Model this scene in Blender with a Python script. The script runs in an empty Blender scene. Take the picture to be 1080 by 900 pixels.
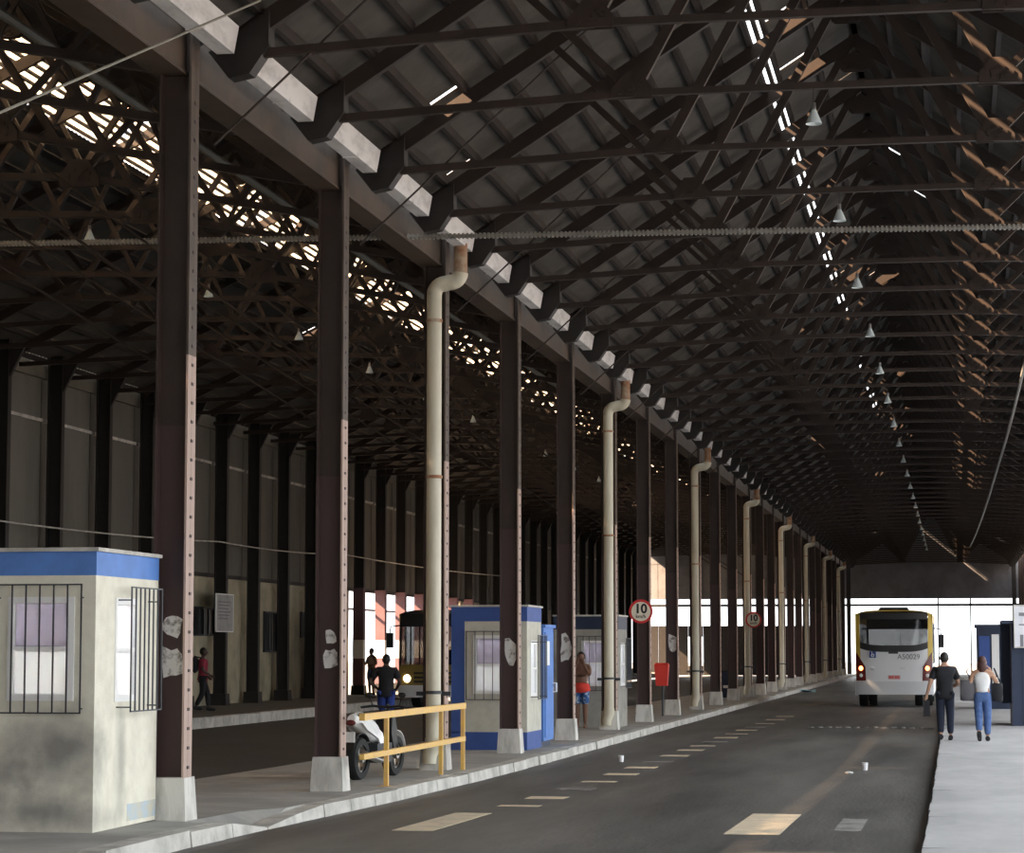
import bpy, math, random
from mathutils import Vector, Matrix
random.seed(7)
R = math.radians
S = bpy.context.scene
COL = S.collection
# ------------------------------------------------------------------ camera, world, sun, exposure
FPX, VPX, VPY, CAMH = 2600.0, 1005.0, 685.0, 1.8
pit = math.atan((VPY - 450) / FPX)
yaw = math.atan((VPX - 540) / FPX * math.cos(pit))
cam_d = bpy.data.cameras.new('camera')
cam_d.sensor_width = 36.0
cam_d.lens = 36.0 * FPX / 1080.0
cam_d.clip_start, cam_d.clip_end = 0.5, 900
cam = bpy.data.objects.new('camera', cam_d)
COL.objects.link(cam)
cam.location = (0, 0, CAMH)
cam.rotation_euler = (math.pi / 2 + pit, 0, yaw)
S.camera = cam
W = bpy.data.worlds.new('sky')
S.world = W
W.use_nodes = True
bg = W.node_tree.nodes['Background']
bg.inputs[0].default_value = (0.93, 0.97, 1.0, 1)
bg.inputs[1].default_value = 1.0
sun_d = bpy.data.lights.new('sun', 'SUN')
sun_d.energy = 16.0
sun_d.color = (1.0, 0.66, 0.40)
sun_d.angle = R(0.6)
sun = bpy.data.objects.new('sun', sun_d)
COL.objects.link(sun)
sun.rotation_euler = Vector((0.77, 0.24, -0.62)).to_track_quat('-Z', 'Y').to_euler()
S.view_settings.view_transform = 'Standard'
S.view_settings.look = 'None'
S.view_settings.exposure = 1.95
S.view_settings.gamma = 1.0
S.view_settings.use_curve_mapping = False

# ------------------------------------------------------------------ helpers
class MB:
    def __init__(s): s.v = []; s.f = []
    def add(s, vs, fs):
        b = len(s.v); s.v += [tuple(v) for v in vs]; s.f += [tuple(i + b for i in f) for f in fs]; return s
    def hexa(s, p):
        return s.add(p, [(0, 3, 2, 1), (4, 5, 6, 7), (0, 1, 5, 4), (1, 2, 6, 5), (2, 3, 7, 6), (3, 0, 4, 7)])
    def box(s, x0, x1, y0, y1, z0, z1):
        return s.hexa([(x0, y0, z0), (x1, y0, z0), (x1, y1, z0), (x0, y1, z0), (x0, y0, z1), (x1, y0, z1), (x1, y1, z1), (x0, y1, z1)])
    def frus(s, c, b, t, z0, z1):
        x, y = c
        return s.hexa([(x - b[0], y - b[1], z0), (x + b[0], y - b[1], z0), (x + b[0], y + b[1], z0), (x - b[0], y + b[1], z0),
                       (x - t[0], y - t[1], z1), (x + t[0], y - t[1], z1), (x + t[0], y + t[1], z1), (x - t[0], y + t[1], z1)])
    def beam(s, a, b, w, h):
        a = Vector(a); b = Vector(b); d = (b - a).normalized()
        u = Vector((0, 0, 1)) if abs(d.z) < 0.95 else Vector((0, 1, 0))
        r = d.cross(u).normalized() * w / 2; n = d.cross(r).normalized() * h / 2
        return s.hexa([a - r - n, a + r - n, a + r + n, a - r + n, b - r - n, b + r - n, b + r + n, b - r + n])
    def tube(s, pts, r, n=8, caps=True):
        pts = [Vector(p) for p in pts]; k = len(pts)
        rs = r if isinstance(r, (list, tuple)) else [r] * k
        d0 = (pts[1] - pts[0]).normalized()
        u = d0.cross(Vector((0, 0, 1)) if abs(d0.z) < 0.9 else Vector((1, 0, 0))).normalized()
        vs = []; fs = []
        for i in range(k):
            d = (pts[min(i + 1, k - 1)] - pts[max(i - 1, 0)]).normalized()
            u = (u - d * u.dot(d)).normalized(); w = d.cross(u)
            for j in range(n):
                a = 2 * math.pi * j / n
                vs.append(pts[i] + (u * math.cos(a) + w * math.sin(a)) * rs[i])
        for i in range(k - 1):
            for j in range(n):
                j2 = (j + 1) % n
                fs.append((i * n + j, i * n + j2, (i + 1) * n + j2, (i + 1) * n + j))
        if caps:
            fs.append(tuple(reversed(range(n)))); fs.append(tuple(range((k - 1) * n, k * n)))
        return s.add(vs, fs)
    def ell(s, c, r, nu=12, nv=8, warp=None):
        vs = []; fs = []
        for i in range(nv + 1):
            t = math.pi * i / nv
            for j in range(nu):
                p = 2 * math.pi * j / nu
                q = Vector((math.sin(t) * math.cos(p), math.sin(t) * math.sin(p), math.cos(t)))
                if warp: q = warp(q)
                vs.append((c[0] + r[0] * q[0], c[1] + r[1] * q[1], c[2] + r[2] * q[2]))
        for i in range(nv):
            for j in range(nu):
                j2 = (j + 1) % nu
                fs.append((i * nu + j, (i + 1) * nu + j, (i + 1) * nu + j2, i * nu + j2))
        return s.add(vs, fs)
    def lathe(s, prof, c=(0, 0, 0), n=16, axis='z'):
        vs = []; fs = []; k = len(prof)
        for r, h in prof:
            for j in range(n):
                a = 2 * math.pi * j / n
                q = (r * math.cos(a), r * math.sin(a), h)
                if axis == 'x': q = (h, q[0], q[1])
                if axis == 'y': q = (q[0], h, q[1])
                vs.append((c[0] + q[0], c[1] + q[1], c[2] + q[2]))
        for i in range(k - 1):
            for j in range(n):
                j2 = (j + 1) % n
                fs.append((i * n + j, i * n + j2, (i + 1) * n + j2, (i + 1) * n + j))
        return s.add(vs, fs)
    def prism(s, poly, pl, a, b):
        n = len(poly)
        def p3(p, t):
            return {'xz': (p[0], t, p[1]), 'yz': (t, p[0], p[1]), 'xy': (p[0], p[1], t)}[pl]
        vs = [p3(p, a) for p in poly] + [p3(p, b) for p in poly]
        fs = [tuple(range(n)), tuple(reversed(range(n, 2 * n)))] + [(i, i + n, (i + 1) % n + n, (i + 1) % n) for i in range(n)]
        return s.add(vs, fs)
    def sheet(s, fn, nu, nv, th):
        th = Vector(th); vs = []; fs = []
        for k in (0, 1):
            for i in range(nu + 1):
                for j in range(nv + 1):
                    vs.append(Vector(fn(i / nu, j / nv)) + th * k)
        N = (nu + 1) * (nv + 1); g = lambda k, i, j: k * N + i * (nv + 1) + j
        for i in range(nu):
            for j in range(nv):
                fs.append((g(0, i, j), g(0, i + 1, j), g(0, i + 1, j + 1), g(0, i, j + 1)))
                fs.append((g(1, i, j), g(1, i, j + 1), g(1, i + 1, j + 1), g(1, i + 1, j)))
        for i in range(nu):
            fs.append((g(0, i, 0), g(1, i, 0), g(1, i + 1, 0), g(0, i + 1, 0))); fs.append((g(0, i, nv), g(0, i + 1, nv), g(1, i + 1, nv), g(1, i, nv)))
        for j in range(nv):
            fs.append((g(0, 0, j), g(0, 0, j + 1), g(1, 0, j + 1), g(1, 0, j))); fs.append((g(0, nu, j), g(1, nu, j), g(1, nu, j + 1), g(0, nu, j + 1)))
        return s.add(vs, fs)
    def mesh(s, name='m', smooth=True):
        me = bpy.data.meshes.new(name); me.from_pydata(s.v, [], s.f); me.validate()
        import bmesh
        bm = bmesh.new(); bm.from_mesh(me); bmesh.ops.recalc_face_normals(bm, faces=bm.faces); bm.to_mesh(me); bm.free()
        if smooth:
            me.polygons.foreach_set('use_smooth', [True] * len(me.polygons)); me.set_sharp_from_angle(angle=R(38))
        return me

def mk(name, geo, mat, parent=None, loc=(0, 0, 0), rz=0.0, smooth=True):
    me = geo.mesh(name, smooth) if isinstance(geo, MB) else geo
    if mat is not None and not me.materials: me.materials.append(mat)
    o = bpy.data.objects.new(name, me); COL.objects.link(o)
    o.location = loc; o.rotation_euler = (0, 0, rz)
    if parent: o.parent = parent
    return o
def tag(o, label=None, cat=None, group=None, kind=None):
    if label: o['label'] = label
    if cat: o['category'] = cat
    if group: o['group'] = group
    if kind: o['kind'] = kind
    return o
def empty(name, loc=(0, 0, 0), rz=0.0, label=None, cat=None, group=None, kind=None):
    o = bpy.data.objects.new(name, None); COL.objects.link(o)
    o.location = loc; o.rotation_euler = (0, 0, rz); o.empty_display_size = 0.2
    return tag(o, label, cat, group, kind)
def copy_tree(o, parent=None):
    c = o.copy(); COL.objects.link(c); c.parent = parent
    for ch in o.children: copy_tree(ch, c)
    return c
ONES = 'zeroth first second third fourth fifth sixth seventh eighth ninth tenth eleventh twelfth thirteenth fourteenth fifteenth sixteenth seventeenth eighteenth nineteenth'.split()
def ordw(n):
    if n < 20: return ONES[n]
    t = {2: 'twent', 3: 'thirt', 4: 'fort', 5: 'fift'}[n // 10]
    return t + ('ieth' if n % 10 == 0 else 'y-' + ONES[n % 10])
def text_mesh(txt, size, bold=0.0):
    cu = bpy.data.curves.new('lettering', 'FONT'); cu.body = txt; cu.size = size; cu.extrude = 0.002; cu.offset = bold * size
    cu.align_x = 'CENTER'; cu.align_y = 'CENTER'
    o = bpy.data.objects.new('lettering', cu); COL.objects.link(o)
    dg = bpy.context.evaluated_depsgraph_get()
    me = bpy.data.meshes.new_from_object(o.evaluated_get(dg))
    bpy.data.objects.remove(o); me.materials.clear()
    return me
def text_on(name, txt, size, mat, parent, loc, rot, bold=0.0):
    o = mk(name, text_mesh(txt, size, bold), mat, parent, loc); o.rotation_euler = rot; return o

# ------------------------------------------------------------------ materials
def mat(name, c, rough=0.7, metal=0.0, c2=None, scale=3.0, lo=0.4, hi=0.65, bump=0.0, bscale=None, emit=None, es=0.0, spec=0.5, obj=False, stretch=None, trans=None, extra=None):
    m = bpy.data.materials.new(name); m.use_nodes = True
    nt = m.node_tree; N = nt.nodes; L = nt.links; b = N['Principled BSDF']
    b.inputs['Base Color'].default_value = (*c, 1); b.inputs['Roughness'].default_value = rough; b.inputs['Metallic'].default_value = metal
    b.inputs['Specular IOR Level'].default_value = spec
    if emit: b.inputs['Emission Color'].default_value = (*emit, 1); b.inputs['Emission Strength'].default_value = es
    if trans: b.inputs['Alpha'].default_value = trans
    if c2 or bump or extra:
        if obj: src = N.new('ShaderNodeTexCoord').outputs['Object']
        else: src = N.new('ShaderNodeNewGeometry').outputs['Position']
        if stretch:
            mp = N.new('ShaderNodeMapping'); mp.inputs['Scale'].default_value = stretch; L.new(src, mp.inputs[0]); vec = mp.outputs[0]
        else: vec = src
    if c2:
        nz = N.new('ShaderNodeTexNoise'); nz.inputs['Scale'].default_value = scale; nz.inputs['Detail'].default_value = 6; nz.inputs['Roughness'].default_value = 0.65
        L.new(vec, nz.inputs['Vector'])
        rp = N.new('ShaderNodeMapRange'); rp.inputs[1].default_value = lo; rp.inputs[2].default_value = hi; L.new(nz.outputs[0], rp.inputs[0])
        mx = N.new('ShaderNodeMix'); mx.data_type = 'RGBA'; mx.inputs[6].default_value = (*c, 1); mx.inputs[7].default_value = (*c2, 1)
        L.new(rp.outputs[0], mx.inputs[0]); L.new(mx.outputs[2], b.inputs['Base Color'])
        out = mx.outputs[2]
    else: out = None
    if extra: extra(N, L, b, src, out)
    if bump:
        n2 = N.new('ShaderNodeTexNoise'); n2.inputs['Scale'].default_value = bscale or scale * 6; n2.inputs['Detail'].default_value = 4; L.new(vec, n2.inputs['Vector'])
        bp = N.new('ShaderNodeBump'); bp.inputs['Strength'].default_value = bump; bp.inputs['Distance'].default_value = 0.02
        L.new(n2.outputs[0], bp.inputs['Height']); L.new(bp.outputs[0], b.inputs['Normal'])
    return m
def step_z(zs, col, cn=(1, 1, 1)):
    # second coat of paint below a given object height
    def f(N, L, b, src, out):
        sp = N.new('ShaderNodeSeparateXYZ'); L.new(src, sp.inputs[0])
        lt = N.new('ShaderNodeMath'); lt.operation = 'LESS_THAN'; lt.inputs[1].default_value = zs; L.new(sp.outputs[2], lt.inputs[0])
        mx = N.new('ShaderNodeMix'); mx.data_type = 'RGBA'; mx.inputs[7].default_value = (*col, 1)
        L.new(lt.outputs[0], mx.inputs[0]); L.new(out, mx.inputs[6]); L.new(mx.outputs[2], b.inputs['Base Color'])
    return f
def smudges(spots, col):
    # blotches of grime with a place of their own (object space)
    def f(N, L, b, src, out):
        nz = N.new('ShaderNodeTexNoise'); nz.inputs['Scale'].default_value = 3.5; nz.inputs['Detail'].default_value = 6; L.new(src, nz.inputs['Vector'])
        cur = out
        for (p, sc, amt) in spots:
            mp = N.new('ShaderNodeMapping'); mp.vector_type = 'TEXTURE'; mp.inputs['Location'].default_value = p; mp.inputs['Scale'].default_value = sc; L.new(src, mp.inputs[0])
            ln = N.new('ShaderNodeVectorMath'); ln.operation = 'LENGTH'; L.new(mp.outputs[0], ln.inputs[0])
            ad = N.new('ShaderNodeMath'); ad.operation = 'ADD'; L.new(ln.outputs['Value'], ad.inputs[0]); L.new(nz.outputs[0], ad.inputs[1])
            mr = N.new('ShaderNodeMapRange'); mr.inputs[1].default_value = 1.5; mr.inputs[2].default_value = 0.6; mr.inputs[3].default_value = 0; mr.inputs[4].default_value = amt; L.new(ad.outputs[0], mr.inputs[0])
            mx = N.new('ShaderNodeMix'); mx.data_type = 'RGBA'; mx.inputs[7].default_value = (*col, 1)
            L.new(mr.outputs[0], mx.inputs[0]); L.new(cur, mx.inputs[6]); cur = mx.outputs[2]
        L.new(cur, b.inputs['Base Color'])
    return f
M = {}
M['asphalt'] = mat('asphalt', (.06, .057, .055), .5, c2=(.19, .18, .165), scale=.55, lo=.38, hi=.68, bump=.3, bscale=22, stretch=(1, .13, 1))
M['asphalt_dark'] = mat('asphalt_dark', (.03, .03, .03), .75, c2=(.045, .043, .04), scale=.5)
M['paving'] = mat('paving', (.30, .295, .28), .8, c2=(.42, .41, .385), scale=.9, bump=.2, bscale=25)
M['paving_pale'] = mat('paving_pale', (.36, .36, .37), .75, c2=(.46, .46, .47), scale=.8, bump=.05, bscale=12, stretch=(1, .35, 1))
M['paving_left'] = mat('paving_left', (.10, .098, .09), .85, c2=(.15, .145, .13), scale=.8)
M['kerb'] = mat('kerb_stone', (.60, .58, .54), .85, c2=(.36, .35, .32), scale=2.2, bump=.4, bscale=14)
M['ground'] = mat('ground', (.15, .15, .15), .9, c2=(.11, .11, .11), scale=.2)
M['concrete'] = mat('plinth_concrete', (.66, .64, .60), .85, c2=(.34, .33, .30), scale=4, lo=.42, hi=.7, bump=.4, bscale=16, stretch=(1, 1, .3))
M['steel'] = mat('brown_steel', (.032, .020, .016), .6, c2=(.046, .028, .022), scale=2.5, obj=True, extra=step_z(3.9, (.060, .034, .033)))
M['flange'] = mat('flange_paint', (.06, .042, .032), .6, c2=(.10, .07, .05), scale=3, obj=True, extra=step_z(4.6, (.42, .30, .25)))
M['truss'] = mat('truss_steel', (.022, .0145, .0115), .6, c2=(.036, .023, .017), scale=2)
M['girder'] = mat('girder_steel', (.062, .038, .023), .7, c2=(.034, .022, .014), scale=1.5)
M['dark'] = mat('dark_steel', (.013, .011, .010), .6, c2=(.02, .017, .015), scale=3)
M['rivet'] = mat('rivet', (.05, .03, .03), .6)
M['sheet'] = mat('roof_sheet', (.052, .047, .041), .8, c2=(.085, .077, .067), scale=1.1, bump=.2, bscale=10)
M['sheet_far'] = M['sheet']
M['purlin'] = mat('purlin_steel', (.018, .013, .011), .7, c2=(.028, .02, .016), scale=2)
M['gutter'] = mat('gutter_metal', (.72, .71, .70), .6, c2=(.40, .39, .38), scale=5, lo=.45, hi=.75, stretch=(1, .3, 1))
M['pipe'] = mat('cream_pipe', (.62, .58, .46), .5, c2=(.50, .46, .35), scale=3, stretch=(1, 1, .2))
M['rust'] = mat('rusty_pipe', (.30, .13, .06), .75, c2=(.45, .36, .26), scale=5)
M['cream'] = mat('cream_wall', (.50, .45, .32), .85, c2=(.31, .28, .20), scale=.8)
M['clad'] = mat('grey_cladding', (.17, .16, .135), .8, c2=(.12, .113, .097), scale=.7, stretch=(1, 1, .25))
M['band'] = mat('eaves_band', (.17, .155, .12), .8, c2=(.12, .11, .085), scale=1)
M['ledge'] = mat('pale_ledge', (.65, .63, .58), .7, c2=(.35, .33, .30), scale=2)
M['endwall'] = mat('end_wall_cladding', (.20, .21, .235), .8, c2=(.13, .135, .15), scale=.6)  # base colour lifted to blue-grey to carry the slight haze
M['pink'] = mat('pink_paint', (.17, .085, .10), .7, c2=(.13, .07, .08), scale=3)
M['white'] = mat('white_paint', (.90, .90, .89), .5)
M['paper'] = mat('torn_paper', (.78, .76, .73), .9, c2=(.26, .23, .21), scale=9, lo=.5, hi=.62)
M['black'] = mat('black_plastic', (.012, .012, .013), .45)
M['rubber'] = mat('tyre_rubber', (.014, .014, .014), .8)
M['chrome'] = mat('bare_metal', (.55, .55, .55), .3, metal=1)
M['bars'] = mat('grille_bars', (.035, .038, .045), .5)
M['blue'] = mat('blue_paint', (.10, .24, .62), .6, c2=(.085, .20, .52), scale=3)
M['bluedark'] = mat('dark_blue_paint', (.045, .10, .34), .6, c2=(.035, .08, .28), scale=2)  # deeper blue for the second kiosk and small panels
M['navy'] = mat('navy_panel', (.016, .03, .07), .5, c2=(.012, .022, .052), scale=1.5)
M['yellow'] = mat('yellow_rail', (.78, .49, .11), .5, c2=(.68, .42, .17), scale=6)
M['red'] = mat('red_plastic', (.72, .045, .03), .45)
M['redsign'] = mat('red_sign', (.62, .03, .03), .5)
M['signface'] = mat('sign_face', (.80, .74, .60), .5)
M['ink'] = mat('black_ink', (.012, .012, .012), .6)
M['grey_ink'] = mat('grey_ink', (.20, .20, .22), .6)
M['glass'] = mat('dark_glass', (.015, .017, .018), .08, trans=.55)
M['pane'] = mat('window_pane', (.42, .40, .44), .15, c2=(.20, .19, .20), scale=2.2)
M['blind'] = mat('white_blind', (.80, .80, .82), .6, c2=(.66, .67, .74), scale=1.6)
M['buswhite'] = mat('bus_white', (.82, .84, .87), .35)
M['busgrey'] = mat('bus_bumper', (.68, .70, .73), .4)
M['busyellow'] = mat('bus_yellow', (.70, .50, .08), .4)
M['busdark'] = mat('bus_dark', (.02, .02, .022), .35)
M['tailred'] = mat('tail_lamp', (.13, .02, .018), .25)
M['tailhot'] = mat('lit_bulb', (.9, .3, .1), .4, emit=(1, .25, .06), es=3)
M['headhot'] = mat('lit_headlamp', (1, .9, .7), .4, emit=(1, .85, .6), es=4)
M['paint'] = mat('road_mark_cream', (.72, .60, .43), .75, c2=(.45, .40, .32), scale=5, lo=.45, hi=.75)
M['paint_worn'] = mat('worn_road_mark', (.30, .29, .27), .75, c2=(.12, .115, .11), scale=4)
M['lampshade'] = mat('lamp_glass', (.62, .72, .74), .25)
M['skin_tan'] = mat('skin_tan', (.42, .24, .16), .6)
M['skin_brown'] = mat('skin_brown', (.20, .10, .065), .6)
M['skin_dark'] = mat('skin_dark', (.07, .04, .03), .6)
M['hair'] = mat('dark_hair', (.018, .013, .011), .6)
M['hair_red'] = mat('auburn_hair', (.055, .018, .014), .6)
M['c_black'] = mat('black_cloth', (.016, .016, .02), .9)
M['c_white'] = mat('white_cloth', (.70, .70, .70), .9)
M['c_jean'] = mat('blue_denim', (.05, .10, .25), .9, c2=(.09, .15, .32), scale=8)
M['c_jeandark'] = mat('dark_denim', (.012, .016, .032), .9, c2=(.018, .025, .05), scale=8)
M['c_red'] = mat('red_cloth', (.75, .06, .04), .85)
M['c_maroon'] = mat('crimson_cloth', (.30, .03, .06), .85)
M['c_bluepat'] = mat('blue_patterned_cloth', (.03, .10, .30), .9, c2=(.45, .55, .65), scale=9, lo=.52, hi=.6)
M['c_grey'] = mat('grey_canvas', (.10, .095, .105), .9)
M['c_royal'] = mat('royal_blue_cloth', (.03, .06, .28), .9)

pm = bpy.data.materials.new('translucent_sheet'); pm.use_nodes = True
_n = pm.node_tree.nodes; _t = _n.new('ShaderNodeBsdfTranslucent'); _t.inputs[0].default_value = (.55, .53, .48, 1); pm.node_tree.links.new(_t.outputs[0], _n['Material Output'].inputs[0])
M['poly'] = pm
M['tube'] = mat('lit_tube', (1, 1, 1), .5, emit=(.95, .97, 1), es=90)
bl = bpy.data.materials.new('white_blind_sheet'); bl.use_nodes = True
_n = bl.node_tree.nodes; _t = _n.new('ShaderNodeBsdfTranslucent'); _t.inputs[0].default_value = (.85, .86, .9, 1); _d = _n.new('ShaderNodeBsdfDiffuse'); _d.inputs[0].default_value = (.85, .86, .9, 1)
_x = _n.new('ShaderNodeMixShader'); _x.inputs[0].default_value = .5
for _a, _b in ((_t.outputs[0], _x.inputs[1]), (_d.outputs[0], _x.inputs[2]), (_x.outputs[0], _n['Material Output'].inputs[0])): bl.node_tree.links.new(_a, _b)
M['blind_t'] = bl
gp_ = bl.copy(); gp_.name = 'hazy_pane'
for _q in gp_.node_tree.nodes:
    if _q.type in ('BSDF_TRANSLUCENT', 'BSDF_DIFFUSE'): _q.inputs[0].default_value = (.42, .40, .46, 1)
M['hazy'] = gp_

# ------------------------------------------------------------------ layout numbers
XC = -7.40; CY0 = 23.56; TY0 = 24.0; SP = 6.34; HB = SP / 2; NC = 25
YEND = 181.0
ZP = [(-30, .14), (22, .14), (24, .12), (30.4, .05), (36.7, .01), (43, 0), (400, 0)]
def gz(y):
    for (a, za), (b, zb) in zip(ZP, ZP[1:]):
        if y <= b: return za + (zb - za) * max(0, y - a) / (b - a)
    return 0
def ramp(y):           # dropped kerb in front of the first column
    if y < 23.2 or y > 26.0: return 0
    if y < 23.9: return (y - 23.2) / .7
    if y > 25.2: return (26.0 - y) / .8
    return 1
def strip(name, xs, ys, zf, mt, depth=.3):
    m = MB(); nx = len(xs)
    vs = [(x, y, zf(x, y)) for y in ys for x in xs]; fs = []
    for j in range(len(ys) - 1):
        for i in range(nx - 1): fs.append((j * nx + i, j * nx + i + 1, (j + 1) * nx + i + 1, (j + 1) * nx + i))
    b = len(vs); k = 0
    for i in (0, nx - 1):   # side skirts
        base = len(vs)
        for j, y in enumerate(ys): vs += [(xs[i], y, zf(xs[i], y)), (xs[i], y, zf(xs[i], y) - depth)]
        for j in range(len(ys) - 1): fs.append((base + 2 * j, base + 2 * j + 1, base + 2 * j + 3, base + 2 * j + 2))
    m.add(vs, fs)
    return mk(name, m, mt, smooth=False)
YS = sorted(set([-12, 0, 10, 18, 20, 22, 23.2, 23.9, 24, 25.2, 26.0, 28, 30.4, 33, 36.7, 40, 43, 60, 90, 120, 150, YEND + 3]))

# ------------------------------------------------------------------ ground, road, platforms
g = MB(); g.box(-120, 90, -60, 420, -.9, -.5); tag(mk('ground', g, M['ground']), 'pale open ground outside the bus shed', 'ground', kind='structure')
KX = -6.85
o = strip('road', [KX - .05, -3.5, -.25], YS, lambda x, y: gz(y) - .14, M['asphalt'], .4)
tag(o, 'worn grey asphalt road running down the shed to the bright end', 'road', kind='structure')
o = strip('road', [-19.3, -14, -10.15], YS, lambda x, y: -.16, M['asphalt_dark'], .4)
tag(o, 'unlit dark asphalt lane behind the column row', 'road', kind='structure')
def plat_z(x, y): return gz(y) - (.12 * ramp(y) if x > -7.2 else 0)
plat = strip('platform', [-10.2, -8.5, -7.38, KX - .25], YS, plat_z, M['paving'])
tag(plat, 'grey paved platform carrying the row of brown columns', 'platform', kind='structure')
y = 14.0
while y < YEND:
    L = 1.15 + random.uniform(-.1, .15)
    if 22.9 < y < 23.6: L = 23.25 - y if y < 23.2 else L
    y2 = min(y + L, YEND)
    r0, r1 = ramp(y + .01), ramp(y2 - .02)
    dx = random.uniform(-.012, .012); dz = random.uniform(-.008, .012)
    m = MB(); x0, x1 = KX - .26, KX + dx
    za0, za1 = gz(y) + dz - .12 * r0, gz(y2) + dz - .12 * r1
    zb0, zb1 = gz(y) - .3, gz(y2) - .3
    m.hexa([(x0, y, zb0), (x1, y, zb0), (x1, y2 - .015, zb1), (x0, y2 - .015, zb1), (x0, y, za0), (x1 - .03, y, za0), (x1 - .03, y2 - .015, za1), (x0, y2 - .015, za1)])
    mk('kerb_stone', m, M['kerb'], plat, smooth=False)
    y = y2
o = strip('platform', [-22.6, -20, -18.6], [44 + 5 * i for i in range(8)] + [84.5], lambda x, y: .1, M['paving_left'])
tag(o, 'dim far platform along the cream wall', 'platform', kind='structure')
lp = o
for i in range(34):
    m = MB(); m.box(-18.6, -18.35, 44 + 1.2 * i, 45.18 + 1.2 * i, -.3, .1 + random.uniform(-.01, .01)); mk('kerb_stone', m, M['kerb'], lp, smooth=False)
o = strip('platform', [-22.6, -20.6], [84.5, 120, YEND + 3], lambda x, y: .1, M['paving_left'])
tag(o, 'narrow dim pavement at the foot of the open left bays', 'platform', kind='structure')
rp = strip('platform', [.0, 2, 5, 16], YS, lambda x, y: gz(y), M['paving_pale'])
tag(rp, 'pale concrete platform on the right where two people walk', 'platform', kind='structure')
y = 14.0
while y < YEND:
    y2 = min(y + 1.4 + random.uniform(-.3, .4), YEND)
    m = MB(); a = -.30 + random.uniform(-.012, .012); b = -.30 + random.uniform(-.012, .012); dz = random.uniform(-.012, .006)
    zz, zt = gz(y) - .3, gz(y2) - .3
    m.hexa([(a, y, zz), (.01, y, zz), (.01, y2, zt), (b, y2, zt), (a + .03, y, gz(y) + dz), (.01, y, gz(y)), (.01, y2, gz(y2)), (b + .03, y2, gz(y2) + dz)])
    mk('kerb_stone', m, M['paving_pale'], rp, smooth=False)
    y = y2
# lane marks and short cream dashes on the road
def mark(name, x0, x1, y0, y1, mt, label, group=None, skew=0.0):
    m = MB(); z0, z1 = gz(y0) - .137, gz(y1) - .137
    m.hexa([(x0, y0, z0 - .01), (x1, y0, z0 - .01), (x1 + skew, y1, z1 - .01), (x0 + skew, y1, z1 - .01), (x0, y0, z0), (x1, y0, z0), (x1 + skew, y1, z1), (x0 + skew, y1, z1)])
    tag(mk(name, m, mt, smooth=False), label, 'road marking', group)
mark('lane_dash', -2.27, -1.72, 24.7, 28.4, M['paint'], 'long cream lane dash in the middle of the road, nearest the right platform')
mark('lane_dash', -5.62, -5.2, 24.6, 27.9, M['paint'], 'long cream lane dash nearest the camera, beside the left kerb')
mark('lane_dash', -1.22, -.95, 25.4, 27.6, M['paint_worn'], 'faint worn white mark between the lane dash and right kerb')
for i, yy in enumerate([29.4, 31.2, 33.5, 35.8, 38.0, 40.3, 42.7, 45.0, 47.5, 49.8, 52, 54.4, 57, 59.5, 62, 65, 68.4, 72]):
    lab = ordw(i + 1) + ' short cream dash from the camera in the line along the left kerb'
    mark('road_dash', -5.42 + .02 * i, -4.92 + .02 * i, yy, yy + (.55 if i % 3 else .3), M['paint'] if i % 4 != 2 else M['paint_worn'], lab, 'short dashes along the left kerb')  # short cream strips in a line, some of them greyer
mark('lane_dash', -5.6, -4.5, 86, 88.5, M['paint_worn'], 'pale far dash on the road left of the white bus')
for i in range(14):
    m = MB(); xx = -3.5 + .225 * i; m.lathe([(.085, -.02), (.075, .015), (.04, .03), (.001, .033)], (0, 0, 0), 10)
    tag(mk('road_stud', m, M['paint_worn'], loc=(xx, 62, -.135)), 'small domed stud in the row crossing the road before the bus', 'road stud', 'row of studs across the road')

# ------------------------------------------------------------------ columns of the kerb row
def column_proto():
    web = MB(); web.box(-.38, -.045, -.009, .009, .40, 8.15)
    fr = MB(); fr.box(-.067, -.045, -.13, .13, .40, 8.15)
    fl = MB(); fl.box(-.38, -.358, -.13, .13, .40, 8.15)
    pl = MB(); pl.frus((-.21, 0), (.215, .20), (.185, .165), -.1, .42)
    rv = MB()
    for k in range(36):
        z = .5 + .19 * k
        rv.box(-.047, -.037, -.03, .03, z, z + .03)
    return [('web', web.mesh('web'), M['steel']), ('flange', fr.mesh('flange'), M['flange']), ('flange', fl.mesh('flange'), M['steel']),
            ('plinth', pl.mesh('plinth'), M['concrete']), ('rivet_row', rv.mesh('rivet_row'), M['rivet'])]
CP = column_proto()
def torn(name, parent, x, z, w, h, seed, mt=None):
    rr = random.Random(seed); n = 11
    poly = []
    for i in range(n):
        a = 2 * math.pi * i / n
        q = max(abs(math.cos(a)), abs(math.sin(a)))
        k = rr.uniform(.72, 1.0) / (q if rr.random() < .7 else 1)
        poly.append((x + w / 2 * math.cos(a) * k, z + h / 2 * math.sin(a) * k))
    m = MB(); m.prism(poly, 'xz', -.0115, -.0092); return mk(name, m, mt or M['paper'], parent, smooth=False)
COLS = []
for i in range(NC):
    yy = CY0 + SP * i
    extra = {0: 'nearest the camera, beside the cream kiosk', 1: 'with two torn white papers, beside the motorbike', 2: 'behind the cream downpipe at the yellow railing',
             3: 'standing in front of the blue-edged kiosk', 4: 'with an oval white paper, beside the man in red', 6: 'carrying the larger speed limit sign'}.get(i)
    lab = (ordw(i + 1) + ' brown steel column of the platform row ' + (extra or 'counting from the camera'))
    c = empty('steel_column', (XC, yy, gz(yy)), 0, lab, 'column', 'brown columns of the platform row')
    for nm, me, mt in CP:
        o = mk(nm, me, mt, c)
        if nm == 'rivet_row': o['kind'] = 'stuff'
    COLS.append(c)
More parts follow.
